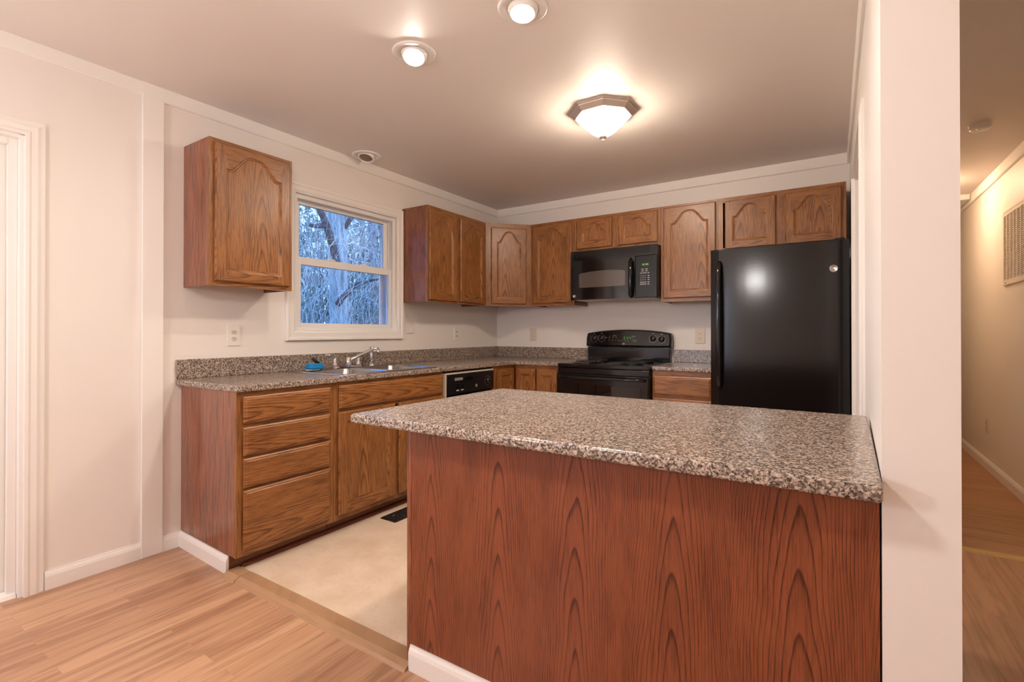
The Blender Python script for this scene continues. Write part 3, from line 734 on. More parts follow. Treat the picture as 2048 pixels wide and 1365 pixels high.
for yy,sg in ((-2.103,-1),(-1.905,1)):
    h=MB().lathe([(.022,0),(.021,.012),(.014,.022),(.013,.050),(.010,.060),(0,.062)],(fx,yy,fz+.012),n=18).build('handle',M['chrome'],t)
    if sg<0: MB().tube([(fx,yy,fz+.055),(fx+.002,yy-.012,fz+.080),(fx+.004,yy-.035,fz+.088),(fx+.008,yy-.078,fz+.093)],[.0095,.0085,.007,.006],10).build('lever',M['chrome'],h)
    else: MB().tube([(fx,yy,fz+.055),(fx-.006,yy+.006,fz+.074),(fx-.022,yy+.012,fz+.084)],[.009,.0075,.006],10).build('lever',M['chrome'],h)
t=thing('sink_sprayer',(fx,-1.782,fz),'chrome side sprayer standing right of the faucet','sprayer')
MB().lathe([(.026,0),(.025,.006),(.018,.012),(.016,.020)],(fx,-1.782,fz),n=20).build('holder',M['chrome'],t)
MB().lathe([(.0125,0),(.014,.03),(.0155,.065),(.013,.085),(.016,.094),(.017,.112),(.010,.118),(0,.119)],(fx,-1.782,fz+.020),n=18).build('spray_head',M['chrome'],t)
# dish sponge wand
t=thing('dish_scrubber',(.135,-2.29,fz),'blue sponge dish scrubber with a dark handle lying on the sink rim','sponge')
mb=MB(); sy0,sy1=-2.345,-2.238
mb.loops([rrect(.108,.168,sy0+.008,sy1-.004,.012,fz+.006),rrect(.104,.172,sy0,sy1,.014,fz+.014),rrect(.106,.170,sy0+.004,sy1,.014,fz+.036),rrect(.114,.162,sy0+.018,sy1-.006,.012,fz+.042)],True,True); mb.build('sponge',M['blue'],t)
MB().box((.112,sy0+.006,fz),(.164,sy1-.03,fz+.006)).build('scour_pad',M['white'],t)
MB().tube([(.132,-2.262,fz+.041),(.128,-2.275,fz+.058),(.120,-2.296,fz+.078)],[.013,.012,.010],10).build('handle',M['blackmat'],t)
MB().lathe([(.012,0),(.012,.008),(.0,.011)],(.131,-2.262,fz+.054),(.4,.5,.6),14).build('cap',plain('clear_green_cap',(.10,.20,.17),.15),t)

# ------------------------------------------------------------------ range
RXa,RXb=1.0705,1.8405
t=thing('range',((RXa+RXb)/2,-.33,0),'black electric coil range with a curved control backguard','stove')
MB().box((RXa,-.640,.02),(RXb,-.022,.872)).build('body',M['blackmat'],t)
ct=MB().box((RXa-.001,-.662,.874),(RXb+.001,-.06,.9065)).build('cooktop',M['black'],t,bevel=.008,seg=3)
MB().box((RXa+.004,-.664,.828),(RXb-.004,-.6405,.872)).build('front_rail',M['black'],t,bevel=.003)
dr=MB().box((RXa+.004,-.684,.235),(RXb-.004,-.6405,.824)).build('oven_door',M['black'],t,bevel=.006,seg=3)
MB().box((RXa+.06,-.6865,.29),(RXb-.06,-.6845,.745)).build('window',M['blackglass'],dr,bevel=.0008)
hy=-.728
h=MB().tube([(RXa+.03,-.684,.800),(RXa+.035,-.715,.803),(RXa+.07,hy,.804),(RXa+.2,hy-.004,.804),(RXb-.2,hy-.004,.804),(RXb-.07,hy,.804),(RXb-.035,-.715,.803),(RXb-.03,-.684,.800)],.0115,12).build('door_handle',M['black'],dr)
MB().box((RXa+.004,-.680,.03),(RXb-.004,-.6405,.228)).build('storage_drawer',M['black'],t,bevel=.006)
# backguard: recessed lower riser, rounded console above
MB().box((RXa+.012,-.085,.9065),(RXb-.012,-.022,1.03)).build('backguard_riser',M['black'],t,bevel=.004)
xm=(RXa+RXb)/2; hw=(RXb-RXa)/2+.004
top=[]
n=24
prof=[]
for i in range(n+1):
    s_=-1+2*i/n; z=1.186-.031*abs(s_)**2.2
    prof.append((xm+s_*(hw-.014),z))
pts=[(xm-hw,1.045),(xm-hw+.006,1.034),(xm+hw-.006,1.034),(xm+hw,1.045),(xm+hw,1.110),(xm+hw-.006,1.145)]+prof[::-1]+[(xm-hw+.006,1.145),(xm-hw,1.110)]
def fr(d,y,sl): return [(xm+(x-xm)*(1-d/hw),y+sl*(z-1.03),1.11+(z-1.11)*(1-d/.08)) for x,z in pts]
mb=MB().loops([fr(0,-.024,0),fr(0,-.085,.12),fr(.006,-.098,.12),fr(.014,-.104,.12)],True,True,smooth=False)
con=mb.build('console',M['black'],t)
yf=lambda z: -.104+.12*(z-1.03)-.0005
for kx,kz in ((1.150,1.104),(1.222,1.109),(1.692,1.106),(1.765,1.101)):
    k=MB().lathe([(.025,0),(.024,.012),(.021,.016),(.0,.0165)],(kx,yf(kz),kz),(0,-1,.12),24).build('knob',M['blackmat'],con)
    MB().box((kx-.0045,yf(kz)-.026,kz-.021),(kx+.0045,yf(kz)-.0166,kz+.021)).build('knob_grip',M['black'],k,bevel=.002)
    mk=MB()
    for j in range(26):
        an=radians(-235+290*j/25)
        cx,cz=kx+.0325*cos(an),kz+.0325*sin(an); mk.box((cx-.0017,yf(cz)-.0006,cz-.0017),(cx+.0017,yf(cz)+.001,cz+.0017))
    mk.box((kx-.003,yf(kz-.046)-.0006,kz-.049),(kx+.004,yf(kz-.046)+.001,kz-.045)); mk.box((kx-.006,yf(kz+.044)-.0006,kz+.041),(kx+.006,yf(kz+.044)+.001,kz+.046))
    mk.build('dial_marking',M['dimmark'] if kx<1.5 else M['mark'],con)
# clock and touch keys
def segdigit(mb,x,z,h,ch,yfun,w=None,th=None):
    w=w or h*.55; th=th or h*.13
    S7={'0':'abcdef','1':'bc','2':'abged','3':'abgcd','4':'fgbc','5':'afgcd','6':'afgedc','7':'abc','8':'abcdefg','9':'abcfgd'}[ch]
    R={'a':(0,h-th,w,h),'d':(0,0,w,th),'g':(0,h/2-th/2,w,h/2+th/2),'f':(0,h/2,th,h),'e':(0,0,th,h/2),'b':(w-th,h/2,w,h),'c':(w-th,0,w,h/2)}
    for s_ in S7:
        a,b,c,d_=R[s_]; mb.box((x+a,yfun(z+b)-.0012,z+b),(x+c,yfun(z+b)+.0004,z+d_))
mb=MB()
for i,ch in enumerate('254'): segdigit(mb,1.432+.022*i+(.006 if i else 0),1.100,.022,ch,yf)
mb.build('clock_digits',M['greend'],con)
mk=MB()
def dash(x,z,w,h=.004,y=yf): mk.box((x-w/2,y(z)-.0006,z-h/2),(x+w/2,y(z)+.001,z+h/2))
KEYS=[[(1.345,1.131,.034),(1.330,1.116,.012),(1.362,1.116,.012),(1.326,1.092,.014),(1.355,1.092,.010),(1.388,1.090,.016),(1.414,1.089,.012),(1.445,1.088,.010),(1.470,1.087,.012)],
      [(1.520,1.128,.04),(1.515,1.117,.03),(1.53,1.094,.044),(1.53,1.080,.03)],[(1.265,1.114,.022)]]
for q in KEYS[0]: dash(*q)
mk.build('keypad_marking',M['dimmark'],con); mk=MB(); mk.tube([(1.303,yf(1.13),1.130),(1.297,yf(1.11),1.110),(1.294,yf(1.08),1.085)],.0013,6)
mk.build('keypad_marking',M['dimmark'],con); mk=MB()
for q in KEYS[1]: dash(*q)
mk.build('keypad_marking',M['dimmark'],con); mk=MB()
for q in KEYS[2]: dash(*q)
mk.build('keypad_marking',M['dimmark'],con)
badge(con,(1.432,yf(1.058),1.058),.0105,(0,-1,0))
# burners
for i,(bx,by,br_) in enumerate(((1.255,-.48,.095),(1.645,-.48,.078),(1.255,-.215,.078),(1.645,-.215,.095))):
    p=MB().lathe([(br_+.022,.0),(br_+.024,.004),(br_+.016,.006),(br_+.008,.002),(.03,-.004)],(bx,by,.9068),(0,0,1),36,cap0=False,cap1=True).build('drip_pan',M['black'],ct)
    N=70; turns=3.6
    pts_=[(bx+(.018+(br_-.018)*k/N)*cos(2*pi*turns*k/N),by+(.018+(br_-.018)*k/N)*sin(2*pi*turns*k/N),.917) for k in range(N+1)]
    MB().tube(pts_,.0048,6).build('burner_coil',plain('burner_element_metal',(.035,.033,.034),.38,.4) if i==0 else bpy.data.materials['burner_element_metal'],ct)

# ------------------------------------------------------------------ microwave
mx0,mx1,my,mz0,mz1=1.0465,1.8085,-.365,1.440,1.870
t=thing('microwave',((mx0+mx1)/2,-.18,mz0),'black over-the-range microwave mounted above the range','microwave')
MB().box((mx0,my+.03,mz0+.006),(mx1,-.008,mz1)).build('body',M['blackmat'],t)
gr=MB()
gr.box((mx0,my,mz1-.082),(mx1,my+.0295,mz1-.070)); gr.box((mx0,my+.012,mz1-.070),(mx1,my+.0295,mz1)); gr.box((mx0,my,mz1-.008),(mx1,my+.012,mz1)); gr.box((mx0,my,mz1-.07),(mx0+.03,my+.012,mz1-.008)); gr.box((mx1-.055,my,mz1-.07),(mx1,my+.012,mz1-.008))
for k in range(4): gr.box((mx0+.03,my+.0015,mz1-.063+.0145*k),(mx1-.055,my+.012,mz1-.0565+.0145*k))
gr.build('vent_grille',M['black'],t)
xd=1.628
def bowed(x0_,x1_,z0_,z1_,bow,y=my,dep=.029):
    n=16; L=[]
    for zz in (z0_,z1_):
        pass
    fv=[(x0_+(x1_-x0_)*i/n, y-bow*(1-((2*i/n-1))**2)) for i in range(n+1)]
    poly=fv+[(x1_,y+dep),(x0_,y+dep)]
    return MB().prism(poly,z0_,z1_)
dr=bowed(mx0+.001,xd,mz0+.004,mz1-.084,.006).build('door',M['black'],t)
# window with a gently arched top
wx0,wx1=1.128,1.545
yd=lambda x: my-.006*(1-((2*(x-mx0-.001)/(xd-mx0-.001)-1))**2)
gw=MB(); nw=20; V=[]
for i in range(nw+1):
    x=wx0+(wx1-wx0)*i/nw; s_=i/nw; cr=.006*max(0,(abs(2*s_-1)-.94)/.06)
    V+=[(x,yd(x)-.0012,1.549+cr),(x,yd(x)-.0012,1.664+.024*sin(pi*(.12+.70*s_))-cr)]
gw.add(V,[(2*i,2*i+2,2*i+3,2*i+1) for i in range(nw)]); gw.build('window',M['mwwindow'],dr)
hx=1.598
MB().tube([(hx,my+.004,1.765),(hx,my-.022,1.745),(hx+.003,my-.036,1.66),(hx+.003,my-.038,1.60),(hx+.003,my-.036,1.55),(hx,my-.022,1.468),(hx,my+.004,1.452)],[.015,.017,.018,.018,.018,.017,.015],12).build('handle',M['black'],dr)
cp=MB().box((xd+.0012,my+.001,mz0+.004),(mx1-.001,my+.029,mz1-.084)).build('control_panel',M['blackmat'],t,bevel=.004)
yk=lambda z: my+.0005
mb=MB()
for i,ch in enumerate('1205'): segdigit(mb,1.684+.0135*i+(.005 if i>1 else 0),1.706,.013,ch,yk)
mb.build('clock_digits',M['green'],cp)
mk=MB()
for r,z in enumerate((1.675,1.660)):
    for x in (1.690,1.722): mk.box((x-.010,my,z-.003),(x+.010,my+.0012,z+.003))
for x in (1.678,1.697,1.716,1.738): mk.box((x-.007,my,1.640),(x+.007,my+.0012,1.647))
for r in range(3):
    for x in (1.677,1.694,1.711): mk.box((x-.003,my,1.618-.0165*r),(x+.003,my+.0012,1.624-.0165*r))
    mk.box((1.732,my,1.618-.0165*r),(1.746,my+.0012,1.624-.0165*r))
for z in (1.568,1.552):
    for x in (1.677,1.694,1.713,1.738): mk.box((x-.007,my,z-.003),(x+.007,my+.0012,z+.004))
mk.build('keypad_marking',M['mark'],cp)
badge(dr,(1.082,my-.0028,1.478),.0135,(0,-1,0))
MB().box((mx0+.03,my+.05,mz0),(mx1-.03,-.03,mz0+.0055)).build('underside_plate',M['creamd'],t)

# ------------------------------------------------------------------ refrigerator
fx0,fx1=2.2865,3.0655
t=thing('refrigerator',((fx0+fx1)/2,-.38,0),'tall black refrigerator with a textured door and left-side handle','refrigerator')
MB().box((fx0+.006,-.690,.02),(fx1-.006,-.035,1.705)).build('body',M['blackmat'],t,bevel=.004)
def fdoor(name,z0,z1):
    n=14; fv=[]
    for i in range(n+1):
        s_=-1+2*i/n; fv.append(((fx0+fx1)/2+s_*(fx1-fx0)/2*1.0, -.757-.006*(1-s_*s_)+(.014 if abs(s_)==1 else (.003 if abs(s_)>.9 else 0))))
    return MB().prism(fv+[(fx1,-.696),(fx0,-.696)],z0,z1).build(name,M['fridge'],t,bevel=.004)
d1=fdoor('upper_door',.668,1.720); d2=fdoor('freezer_door',.075,.658)
MB().box((fx0+.02,-.72,.012),(fx1-.02,-.69,.070)).build('kick_grille',M['blackmat'],t)
MB().box((fx1-.075,-.735,1.7205),(fx1-.02,-.66,1.732)).build('hinge_cap',M['blackmat'],t,bevel=.003)
hx=fx0+.060
MB().tube([(hx,-.758,1.628),(hx,-.785,1.612),(hx,-.808,1.55),(hx,-.815,1.40),(hx,-.815,1.05),(hx,-.808,.88),(hx,-.785,.812),(hx,-.758,.797)],[.015,.016,.016,.016,.016,.016,.016,.015],12).build('door_handle',M['black'],d1)
MB().tube([(fx0+.12,-.758,.60),(fx0+.14,-.80,.60),(fx1-.14,-.80,.60),(fx1-.12,-.758,.60)],.014,10).build('drawer_handle',M['black'],d2)
badge(d1,(2.9875,-.7595,1.546),.0215,(0,-1,0))

# ------------------------------------------------------------------ outlets and switch
def outlet(c,axis,label,plate_mat='white',rm='ivory',kind='outlet',pw=.078,ph=.124,dim=False):
    """axis 'x': on the left wall facing +x; 'y': on the back wall facing -y; 'h': hall wall facing -x"""
    cx,cy,cz=c
    def P(a,z,o):
        if axis=='x': return (cx+o,cy+a,cz+z)
        if axis=='y': return (cx+a,cy-o,cz+z)
        return (cx-o,cy-a,cz+z)
    t=thing('wall_outlet' if kind=='outlet' else 'light_switch',c,label,kind)
    def bx(mb,a0,a1,z0,z1,o0,o1): return mb.box(P(a0,z0,o0),P(a1,z1,o1))
    bx(MB(),-pw/2,pw/2,-ph/2,ph/2,0,.006).build('cover_plate',M[plate_mat],t,bevel=.0025)
    if kind=='outlet':
        for s_ in (-1,1):
            pts=[]
            for i in range(24):
                an=2*pi*i/24; a=.0165*cos(an); z=max(-.0125,min(.0125,.0165*sin(an))); pts.append((a,z+s_*.0195))
            mb=MB().loops([[P(a,z,.006) for a,z in pts],[P(a,z,.0085) for a,z in pts]],True,True)
            r=mb.build('receptacle',M[rm],t)
            mb=MB(); bx(mb,-.0075,-.0050,s_*.0195-.001,s_*.0195+.007,.0085,.0089); bx(mb,.0050,.0075,s_*.0195-.001,s_*.0195+.006,.0085,.0089); bx(mb,-.0022,.0022,s_*.0195-.0085,s_*.0195-.0045,.0085,.0089)
            mb.build('slots',M['slot'],r)
        bx(MB(),-.002,.002,-.002,.002,.006,.0072).build('screw',M['white'],t)
    else:
        bx(MB(),-.005,.005,-.012,.012,.006,.0078).build('switch_frame',M['white'],t)
        MB().add([P(-.004,-.008,.0078),P(.004,-.008,.0078),P(.004,.004,.0078),P(-.004,.004,.0078),P(-.003,.001,.017),P(.003,.001,.017),P(.003,.009,.016),P(-.003,.009,.016)],[(0,1,2,3),(4,5,6,7),(0,1,5,4),(1,2,6,5),(2,3,7,6),(3,0,4,7)]).build('toggle',M['ivory'],t)
outlet((0,-2.741,1.143),'x','white outlet plate below the single hanging wall cabinet')
outlet((0,-1.289,1.215),'x','white toggle switch plate just right of the window','white','white','light switch')
outlet((0,-.675,1.145),'x','white outlet plate on the window wall near the corner')
outlet((.446,0,1.141),'y','white outlet plate on the back wall left of the range','ivory')
outlet((2.058,0,1.130),'y','white outlet plate on the back wall right of the range','ivory')
outlet((XR,1.43,.370),'h','white outlet plate low on the hall wall','ivory')

# ------------------------------------------------------------------ ceiling fixtures
c=(1.862,-1.595); R0=.200
t=thing('ceiling_light',(c[0],c[1],H),'lit octagonal flush ceiling light with a frosted glass bowl','ceiling light')
ph=pi/8
MB().lathe([(R0,0),(R0,-.008),(R0-.006,-.012),(R0-.008,-.016),(R0-.034,-.040),(R0-.042,-.042),(R0-.045,-.036),(R0-.045,0)],(c[0],c[1],H),n=8,smooth=False,phase=ph).build('frame',M['nickel'],t)
MB().lathe([(R0-.046,-.030),(R0-.047,-.046),(R0-.062,-.064),(.085,-.110),(.034,-.143),(.014,-.148)],(c[0],c[1],H),n=8,smooth=False,phase=ph,cap0=False).build('glass_bowl',M['flush'],t)
MB().lathe([(.012,-.140),(.024,-.149),(.022,-.155),(.008,-.160),(.007,-.164),(.0095,-.169),(.006,-.175),(0,-.176)],(c[0],c[1],H),n=20).build('finial',M['nickel'],t)
def can(cx,cy,r,label,lit,tilt):
    t=thing('recessed_light',(cx,cy,H),label,'recessed light')
    MB().lathe([(r,0),(r,-.004),(r-.006,-.007),(r*.66,-.006),(r*.64,-.001),(r*.64,0)],(cx,cy,H),n=40,cap0=False,cap1=False).build('trim_ring',M['white'],t)
    ax=Vector(tilt).normalized(); r2=r*.62
    # eyeball: truncated sphere poking out of the ring, bulb face inside its mouth
    prof=[(r2*sin(a),r2*.95*cos(a)) for a in [pi*.5-.62+ (1.0)*k/10 for k in range(11)]]
    prof=[(a,b) for a,b in prof]
    rim_r,rim_h=prof[0]
    L=prof[::-1]+[(rim_r*.93,rim_h),(rim_r*.89,rim_h-.016)]
    e=MB().lathe(L,Vector((cx,cy,H+.006))+ax*.0,ax,36,cap0=False,cap1=False).build('eyeball',M['white'],t)
    o=Vector((cx,cy,H+.006))
    MB().lathe([(rim_r*.88,rim_h-.014),(rim_r*.80,rim_h-.008),(rim_r*.5,rim_h-.004),(0,rim_h-.002)],o,ax,28,cap0=False,cap1=False).build('bulb',M['can'] if lit else M['burnlens'],t)
can(1.365,-2.632,.100,'lit recessed eyeball light, the left one of the lit pair',True,(.18,-.28,-1))
can(1.953,-2.628,.100,'lit recessed eyeball light, the right one of the lit pair',True,(.05,-.15,-1))
can(.135,-1.862,.103,'unlit recessed eyeball light close to the window wall',False,(.15,-.35,-1))
t=thing('smoke_detector',(3.748,-.165,H),'round white smoke detector on the hall ceiling','smoke detector')
MB().lathe([(.056,0),(.056,-.012),(.052,-.014)],(3.748,-.165,H),n=36,cap0=False).build('mounting_base',M['white'],t)
MB().lathe([(.054,-.014),(.053,-.030),(.044,-.040),(0,-.042)],(3.748,-.165,H),n=36,cap0=False).build('cover',M['white'],t)
MB().lathe([(.003,-.0405),(.003,-.043)],(3.728,-.185,H),n=10).build('indicator',M['green'],t)
# hall lamp (just hidden by the wall end) and the attic hatch
t=thing('ceiling_light',(3.63,1.28,H),'warm round globe light on the hall ceiling','ceiling light')
MB().lathe([(.135,0),(.135,-.020),(.120,-.026),(.118,0)],(3.63,1.28,H),n=36,cap0=False,cap1=False).build('frame',M['nickel'],t)
MB().lathe([(.116,-.012),(.112,-.045),(.085,-.085),(.04,-.105),(0,-.110)],(3.63,1.28,H),n=32,cap0=False,cap1=False).build('glass_bowl',M['halllamp'],t)
t=thing('attic_hatch',(3.74,2.35,H),'white attic hatch panel with trim on the hall ceiling','attic hatch')
a0,a1,b0,b1=3.30,4.058,1.88,2.44; q=.02
mb=MB(); mb.box((a0,b0,H-.050),(a1,b0+q,H)); mb.box((a0,b1-q,H-.050),(a1,b1,H)); mb.box((a0,b0+q,H-.050),(a0+q,b1-q,H)); mb.box((a1-q,b0+q,H-.050),(a1,b1-q,H)); mb.build('hatch_trim',M['trim'],t,bevel=.002)
MB().box((a0+q,b0+q,H-.046),(a1-q,b1-q,H-.030)).build('hatch_panel',M['trim'],t)
# unseen globe added behind the viewpoint to light the near room
t=thing('added_pendant',(0.85,-5.35,1.55),'large white globe pendant added unseen at the far end of the dining area','added pendant light')
MB().lathe([(.06,0),(.06,-.014),(.02,-.024),(.006,-.026)],(0.85,-5.35,H),n=24,cap0=False).build('canopy',M['nickel'],t)
MB().tube([(0.85,-5.35,H-.02),(0.85,-5.35,1.70)],.005,8).build('cord',M['blackmat'],t)
MB().lathe([(.012,1.72),(.035,1.71),(.04,1.665),(.036,1.66)],(0.85,-5.35,0),n=24).build('socket',M['nickel'],t)
MB().lathe([(.115*sin(pi*k/18),1.55+.115*cos(pi*k/18)) for k in range(2,19)],(0.85,-5.35,0),n=32,cap0=True).build('globe',M['dining'],t)
t=thing('added_pendant',(2.13,-3.95,1.80),'small white globe pendant added just out of view near the peninsula','added pendant light')  # unseen globe, added where counter shadow and refrigerator highlight place a light
MB().lathe([(.055,0),(.055,-.012),(.02,-.022),(.006,-.024)],(2.13,-3.95,H),n=24,cap0=False).build('canopy',M['nickel'],t)
MB().tube([(2.13,-3.95,H-.02),(2.13,-3.95,1.90)],.004,8).build('cord',M['blackmat'],t)
MB().lathe([(.010,1.915),(.028,1.91),(.03,1.87),(.026,1.862)],(2.13,-3.95,0),n=24).build('socket',M['nickel'],t)
MB().lathe([(.07*sin(pi*k/16),1.80+.07*cos(pi*k/16)) for k in range(1,17)],(2.13,-3.95,0),n=28,cap0=True).build('globe',M['pendant'],t)

# ------------------------------------------------------------------ return air grille
t=thing('return_air_grille',(XR,.55,1.78),'cream slatted return air grille high on the hall wall','air grille')
ga,gb,gz0,gz1=.20,.895,1.515,2.062
mb=MB(); q=.03; X=XR
mb.box((X-.012,ga,gz0),(X,ga+q,gz1)); mb.box((X-.012,gb-q,gz0),(X,gb,gz1)); mb.box((X-.012,ga+q,gz0),(X,gb-q,gz0+q+.01)); mb.box((X-.012,ga+q,gz1-q),(X,gb-q,gz1))
fr_=mb.build('grille_frame',M['cream'],t,bevel=.003)
nb=8
mb=MB()
for k in range(1,nb):
    y=ga+q+(gb-ga-2*q)*k/nb; mb.box((X-.0125,y-.007,gz0+q),(X-.001,y+.007,gz1-q))
mb.build('mullions',M['cream'],t)
mb=MB(); z=gz0+q+.018
while z<gz1-q-.004:
    mb.add([(X-.010,ga+q,z-.004),(X-.010,gb-q,z-.004),(X-.0015,gb-q,z+.007),(X-.0015,ga+q,z+.007),(X-.0095,ga+q,z-.0055),(X-.0095,gb-q,z-.0055),(X-.001,gb-q,z+.0055),(X-.001,ga+q,z+.0055)],[(0,1,2,3),(7,6,5,4),(0,4,5,1),(3,2,6,7)]); z+=.0135
mb.build('slats',M['cream'],t)
MB().box((X-.0012,ga+q,gz0+q),(X-.0004,gb-q,gz1-q)).build('duct_backing',plain('grille_backing',(.30,.22,.15),.8),t)
MB().lathe([(.006,0),(.006,.004),(0,.006)],(X-.012,.82,gz0+.018),(-1,0,0),12).build('screw',M['nickel'],t)

# ------------------------------------------------------------------ floor register
t=thing('floor_register',(.70,-2.05,.010),'dark bronze scrolled floor register in front of the sink cabinet','floor vent')
a0,a1,b0,b1=.635,.765,-2.178,-1.885
mb=MB(); q=.016; z0_,z1_=.0102,.0145
mb.box((a0,b0,z0_),(a1,b0+q,z1_)); mb.box((a0,b1-q,z0_),(a1,b1,z1_)); mb.box((a0,b0+q,z0_),(a0+q,b1-q,z1_)); mb.box((a1-q,b0+q,z0_),(a1,b1-q,z1_)); mb.build('register_frame',M['bronze'],t,bevel=.0015)
mb=MB()
for i in range(3):
    for j in range(7):
        cx=a0+q+.016+.033*i; cy=b0+q+.018+.0375*j
        pts_=[(cx+(.004+.010*k/10)*cos(.75*k+(i+j)*1.3),cy+(.004+.012*k/10)*sin(.75*k+(i+j)*1.3),.0128) for k in range(11)]
        mb.tube(pts_,.0018,5)
mb.build('scroll_grid',M['bronze'],t)
MB().box((a0+q,b0+q,.0101),(a1-q,b1-q,.0105)).build('duct_backing',M['void'],t)
MB().tube([(.690,-2.125,.0145),(.690,-2.122,.023),(.694,-2.118,.026)],.0022,6).build('damper_lever',M['badge'],t)
# paper scrap on the short counter
o=MB().add([(2.085,-.36,ZC+.0006),(2.112,-.405,ZC+.0006),(2.120,-.400,ZC+.0006),(2.093,-.354,ZC+.0006),(2.085,-.36,ZC+.0012),(2.112,-.405,ZC+.004),(2.120,-.400,ZC+.004),(2.093,-.354,ZC+.0012)],[(0,1,2,3),(4,5,6,7),(0,1,5,4),(1,2,6,5),(2,3,7,6),(3,0,4,7)]).build('paper_scrap',M['white'])
tag(o,'tiny white paper scrap on the counter beside the refrigerator','scrap')

# =================================================================== OUTSIDE
GZ=-.75
o=MB().box((-60,-30,GZ-.3),(-.2,60,GZ)).build('ground',M['ground']); struct(o,'leaf-covered ground in the woods outside','ground')
def wob(p,q,n,amp,rnd):
    p=Vector(p); q=Vector(q); L=(q-p).length
    return [p.lerp(q,i/n)+Vector((rnd.uniform(-1,1),rnd.uniform(-1,1),rnd.uniform(-.5,.5)))*amp*L*(0 if i in (0,) else 1) for i in range(n+1)]
rnd=random.Random(3)
# large tree
t=thing('tree',(-5,1.85,GZ),'thick grey tree trunk filling the middle of the window','tree')
MB().tube([(-5,1.86,GZ),(-5,1.85,.4),(-5,1.84,1.4),(-5,1.82,2.2),(-5,1.81,3.0),(-5,1.79,3.8),(-5.0,1.74,5.0),(-5.1,1.6,7.5),(-5.2,1.5,10)],[.24,.19,.165,.17,.18,.17,.15,.12,.07],18).build('trunk',M['bark'],t)
def limb(pts,rr): MB().tube(pts,rr,10).build('limb',M['limb'],t)
limb([(-4.98,1.80,2.30),(-4.86,1.66,2.55),(-4.75,1.48,2.85),(-4.7,1.34,3.10),(-4.65,1.18,3.32),(-4.6,1.02,3.50),(-4.5,.7,3.80)],[.075,.072,.068,.064,.056,.05,.04])
limb([(-4.7,1.34,3.10),(-4.65,1.18,3.06),(-4.6,1.04,3.02),(-4.55,.9,3.0)],[.05,.045,.04,.03])
limb([(-4.98,1.84,3.05),(-4.8,1.86,3.25),(-4.65,1.93,3.45),(-4.5,2.05,3.9)],[.06,.055,.05,.04])
limb([(-4.84,1.70,1.70),(-4.62,1.66,1.84),(-4.5,1.74,1.98),(-4.5,1.87,2.06),(-4.48,2.05,2.12),(-4.45,2.25,2.18),(-4.4,2.5,2.24)],[.06,.055,.045,.036,.028,.020,.010])
# other trees, each its own thing
spots=[(-10,6.95,.17,'bark','slim straight tree right of the thick trunk, seen through the window'),
       (-13,9.6,.13,'bark2','thin dark tree near the right side of the window view'),
       (-14,8.7,.16,'bark2','dark tree behind the thick trunk, half hidden'),
       (-12,4.8,.12,'bark','thin pale tree at the left side of the window view'),
       (-15,11.9,.18,'bark','tree at the right edge of the window view'),
       (-17,7.6,.15,'bark2','distant thin tree left of the thick trunk'),
       (-18,13.2,.17,'bark2','distant thin tree between the right-hand trunks')]
for i,(x,y,r,mt,lab) in enumerate(spots):
    t=thing('tree',(x,y,GZ),lab,'tree')
    hh=rnd.uniform(11,15); lean=rnd.uniform(-.4,.4)
    MB().tube([(x,y,GZ),(x,y+lean*.1,2),(x+.1,y+lean*.3,5),(x,y+lean*.7,8),(x,y+lean,hh)],[r*1.2,r,r*.9,r*.7,r*.25],12).build('trunk',M[mt],t)
    mb=MB()
    for k in range(12):
        z=rnd.uniform(2.2,9); an=rnd.uniform(0,2*pi); L=rnd.uniform(.8,2.4)
        p=(x,y+lean*z/hh,z); q=(x+L*cos(an),y+lean*z/hh+L*sin(an),z+L*rnd.uniform(-.1,.6))
        P_=wob(p,q,5,.06,rnd); mb.tube(P_,[r*.28,r*.22,r*.17,r*.12,r*.09,r*.04],5)
    mb.build('branches',M['bark2'],t)
    if i in (1,2,3,5):
        mb=MB()
        for k in range(700 if i>2 else 420):
            z=rnd.uniform(3.0,10); an=rnd.uniform(0,2*pi); L=rnd.uniform(.2,2.1)*(1.15-z/14)
            cx,cy,cz=x+L*cos(an),y+L*sin(an),z+rnd.gauss(0,.15); s_=rnd.uniform(.04,.12)
            a=Vector((rnd.gauss(0,1),rnd.gauss(0,1),rnd.gauss(0,.5))).normalized()*s_; b=Vector((rnd.gauss(0,1),rnd.gauss(0,1),rnd.gauss(0,.5))).normalized()*s_*.4
            c_=Vector((cx,cy,cz)); mb.add([c_-a,c_+b,c_+a,c_-b],[(0,1,2,3)])
        mb.build('foliage',M['pine'],t)
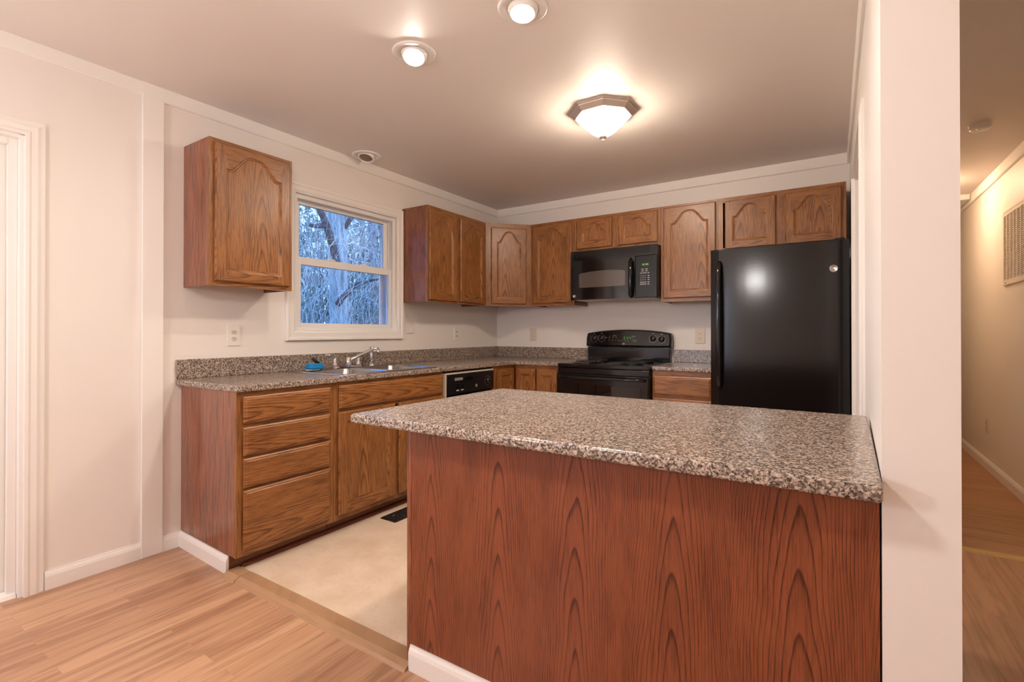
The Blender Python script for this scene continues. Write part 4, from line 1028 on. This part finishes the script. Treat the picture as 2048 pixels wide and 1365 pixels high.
# undergrowth nobody could count: pale hanging vines and twigs, dense brush, far thin stems
def view_pt(x):  # y band seen through the window at depth x
    return .82*(-x)-2.4, .62*(-x)+.25*(-x)+2.2
mb=MB()
for k in range(1000):
    x=rnd.uniform(-9,-3.2); lo=-x*.62-2.2; hi=-x*.98-.9
    y=rnd.uniform(lo,hi); z=rnd.uniform(.6,4.2); L=rnd.uniform(.4,1.5); 
    if rnd.random()<.6: d_=Vector((rnd.gauss(0,.15),rnd.gauss(0,.25),rnd.choice((-1,1))))
    else: d_=Vector((rnd.gauss(0,.5),rnd.gauss(0,1),rnd.gauss(0,.8)))
    p=Vector((x,y,z)); q=p+d_.normalized()*L; rr=rnd.uniform(.0014,.0036)
    mb.tube(wob(p,q,6,.05,rnd),[rr]*5+[rr*.7,rr*.4],4)
o=mb.build('hanging_vines',M['twig']); tag(o,'tangle of pale bare vines and twigs outside the window','vines',kind='stuff')
mb=MB()
for k in range(900):
    x=rnd.uniform(-22,-8); lo=-x*.66-2.6; hi=-x*1.0+.2
    y=rnd.uniform(lo,hi); L=rnd.uniform(2.5,8); rr=rnd.uniform(.006,.022)
    p=Vector((x,y,GZ)); q=p+Vector((rnd.gauss(0,.25),rnd.gauss(0,.35),L)); mb.tube(wob(p,q,5,.015,rnd),[rr,rr,rr*.9,rr*.7,rr*.5,rr*.2],5)
o=mb.build('saplings',M['twigd']); tag(o,'dense stand of thin bare saplings in the woods behind the window','woods',kind='stuff')
mb=MB()
for k in range(27000):
    x=rnd.uniform(-20,-7.5); lo=-x*.66-2.6; hi=-x*1.0+.2
    y=rnd.uniform(lo,hi); s0=(y-lo)/(hi-lo); frac=abs(rnd.gauss(0,.5)); z=GZ+ (frac)*(2.2+.22*(-x))*(1.75 if s0<.5 else .95); s_=rnd.uniform(.04,.15)
    a=Vector((rnd.gauss(0,1),rnd.gauss(0,1),rnd.gauss(0,1))).normalized()*s_; b=Vector((rnd.gauss(0,1),rnd.gauss(0,1),rnd.gauss(0,1))).normalized()*s_*.45
    c_=Vector((x,y,z)); mb.add([c_-a,c_+b,c_+a,c_-b],[(0,1,2,3)])
o=mb.build('underbrush',M['leaf']); tag(o,'low dense underbrush at the foot of the woods','brush',kind='stuff')
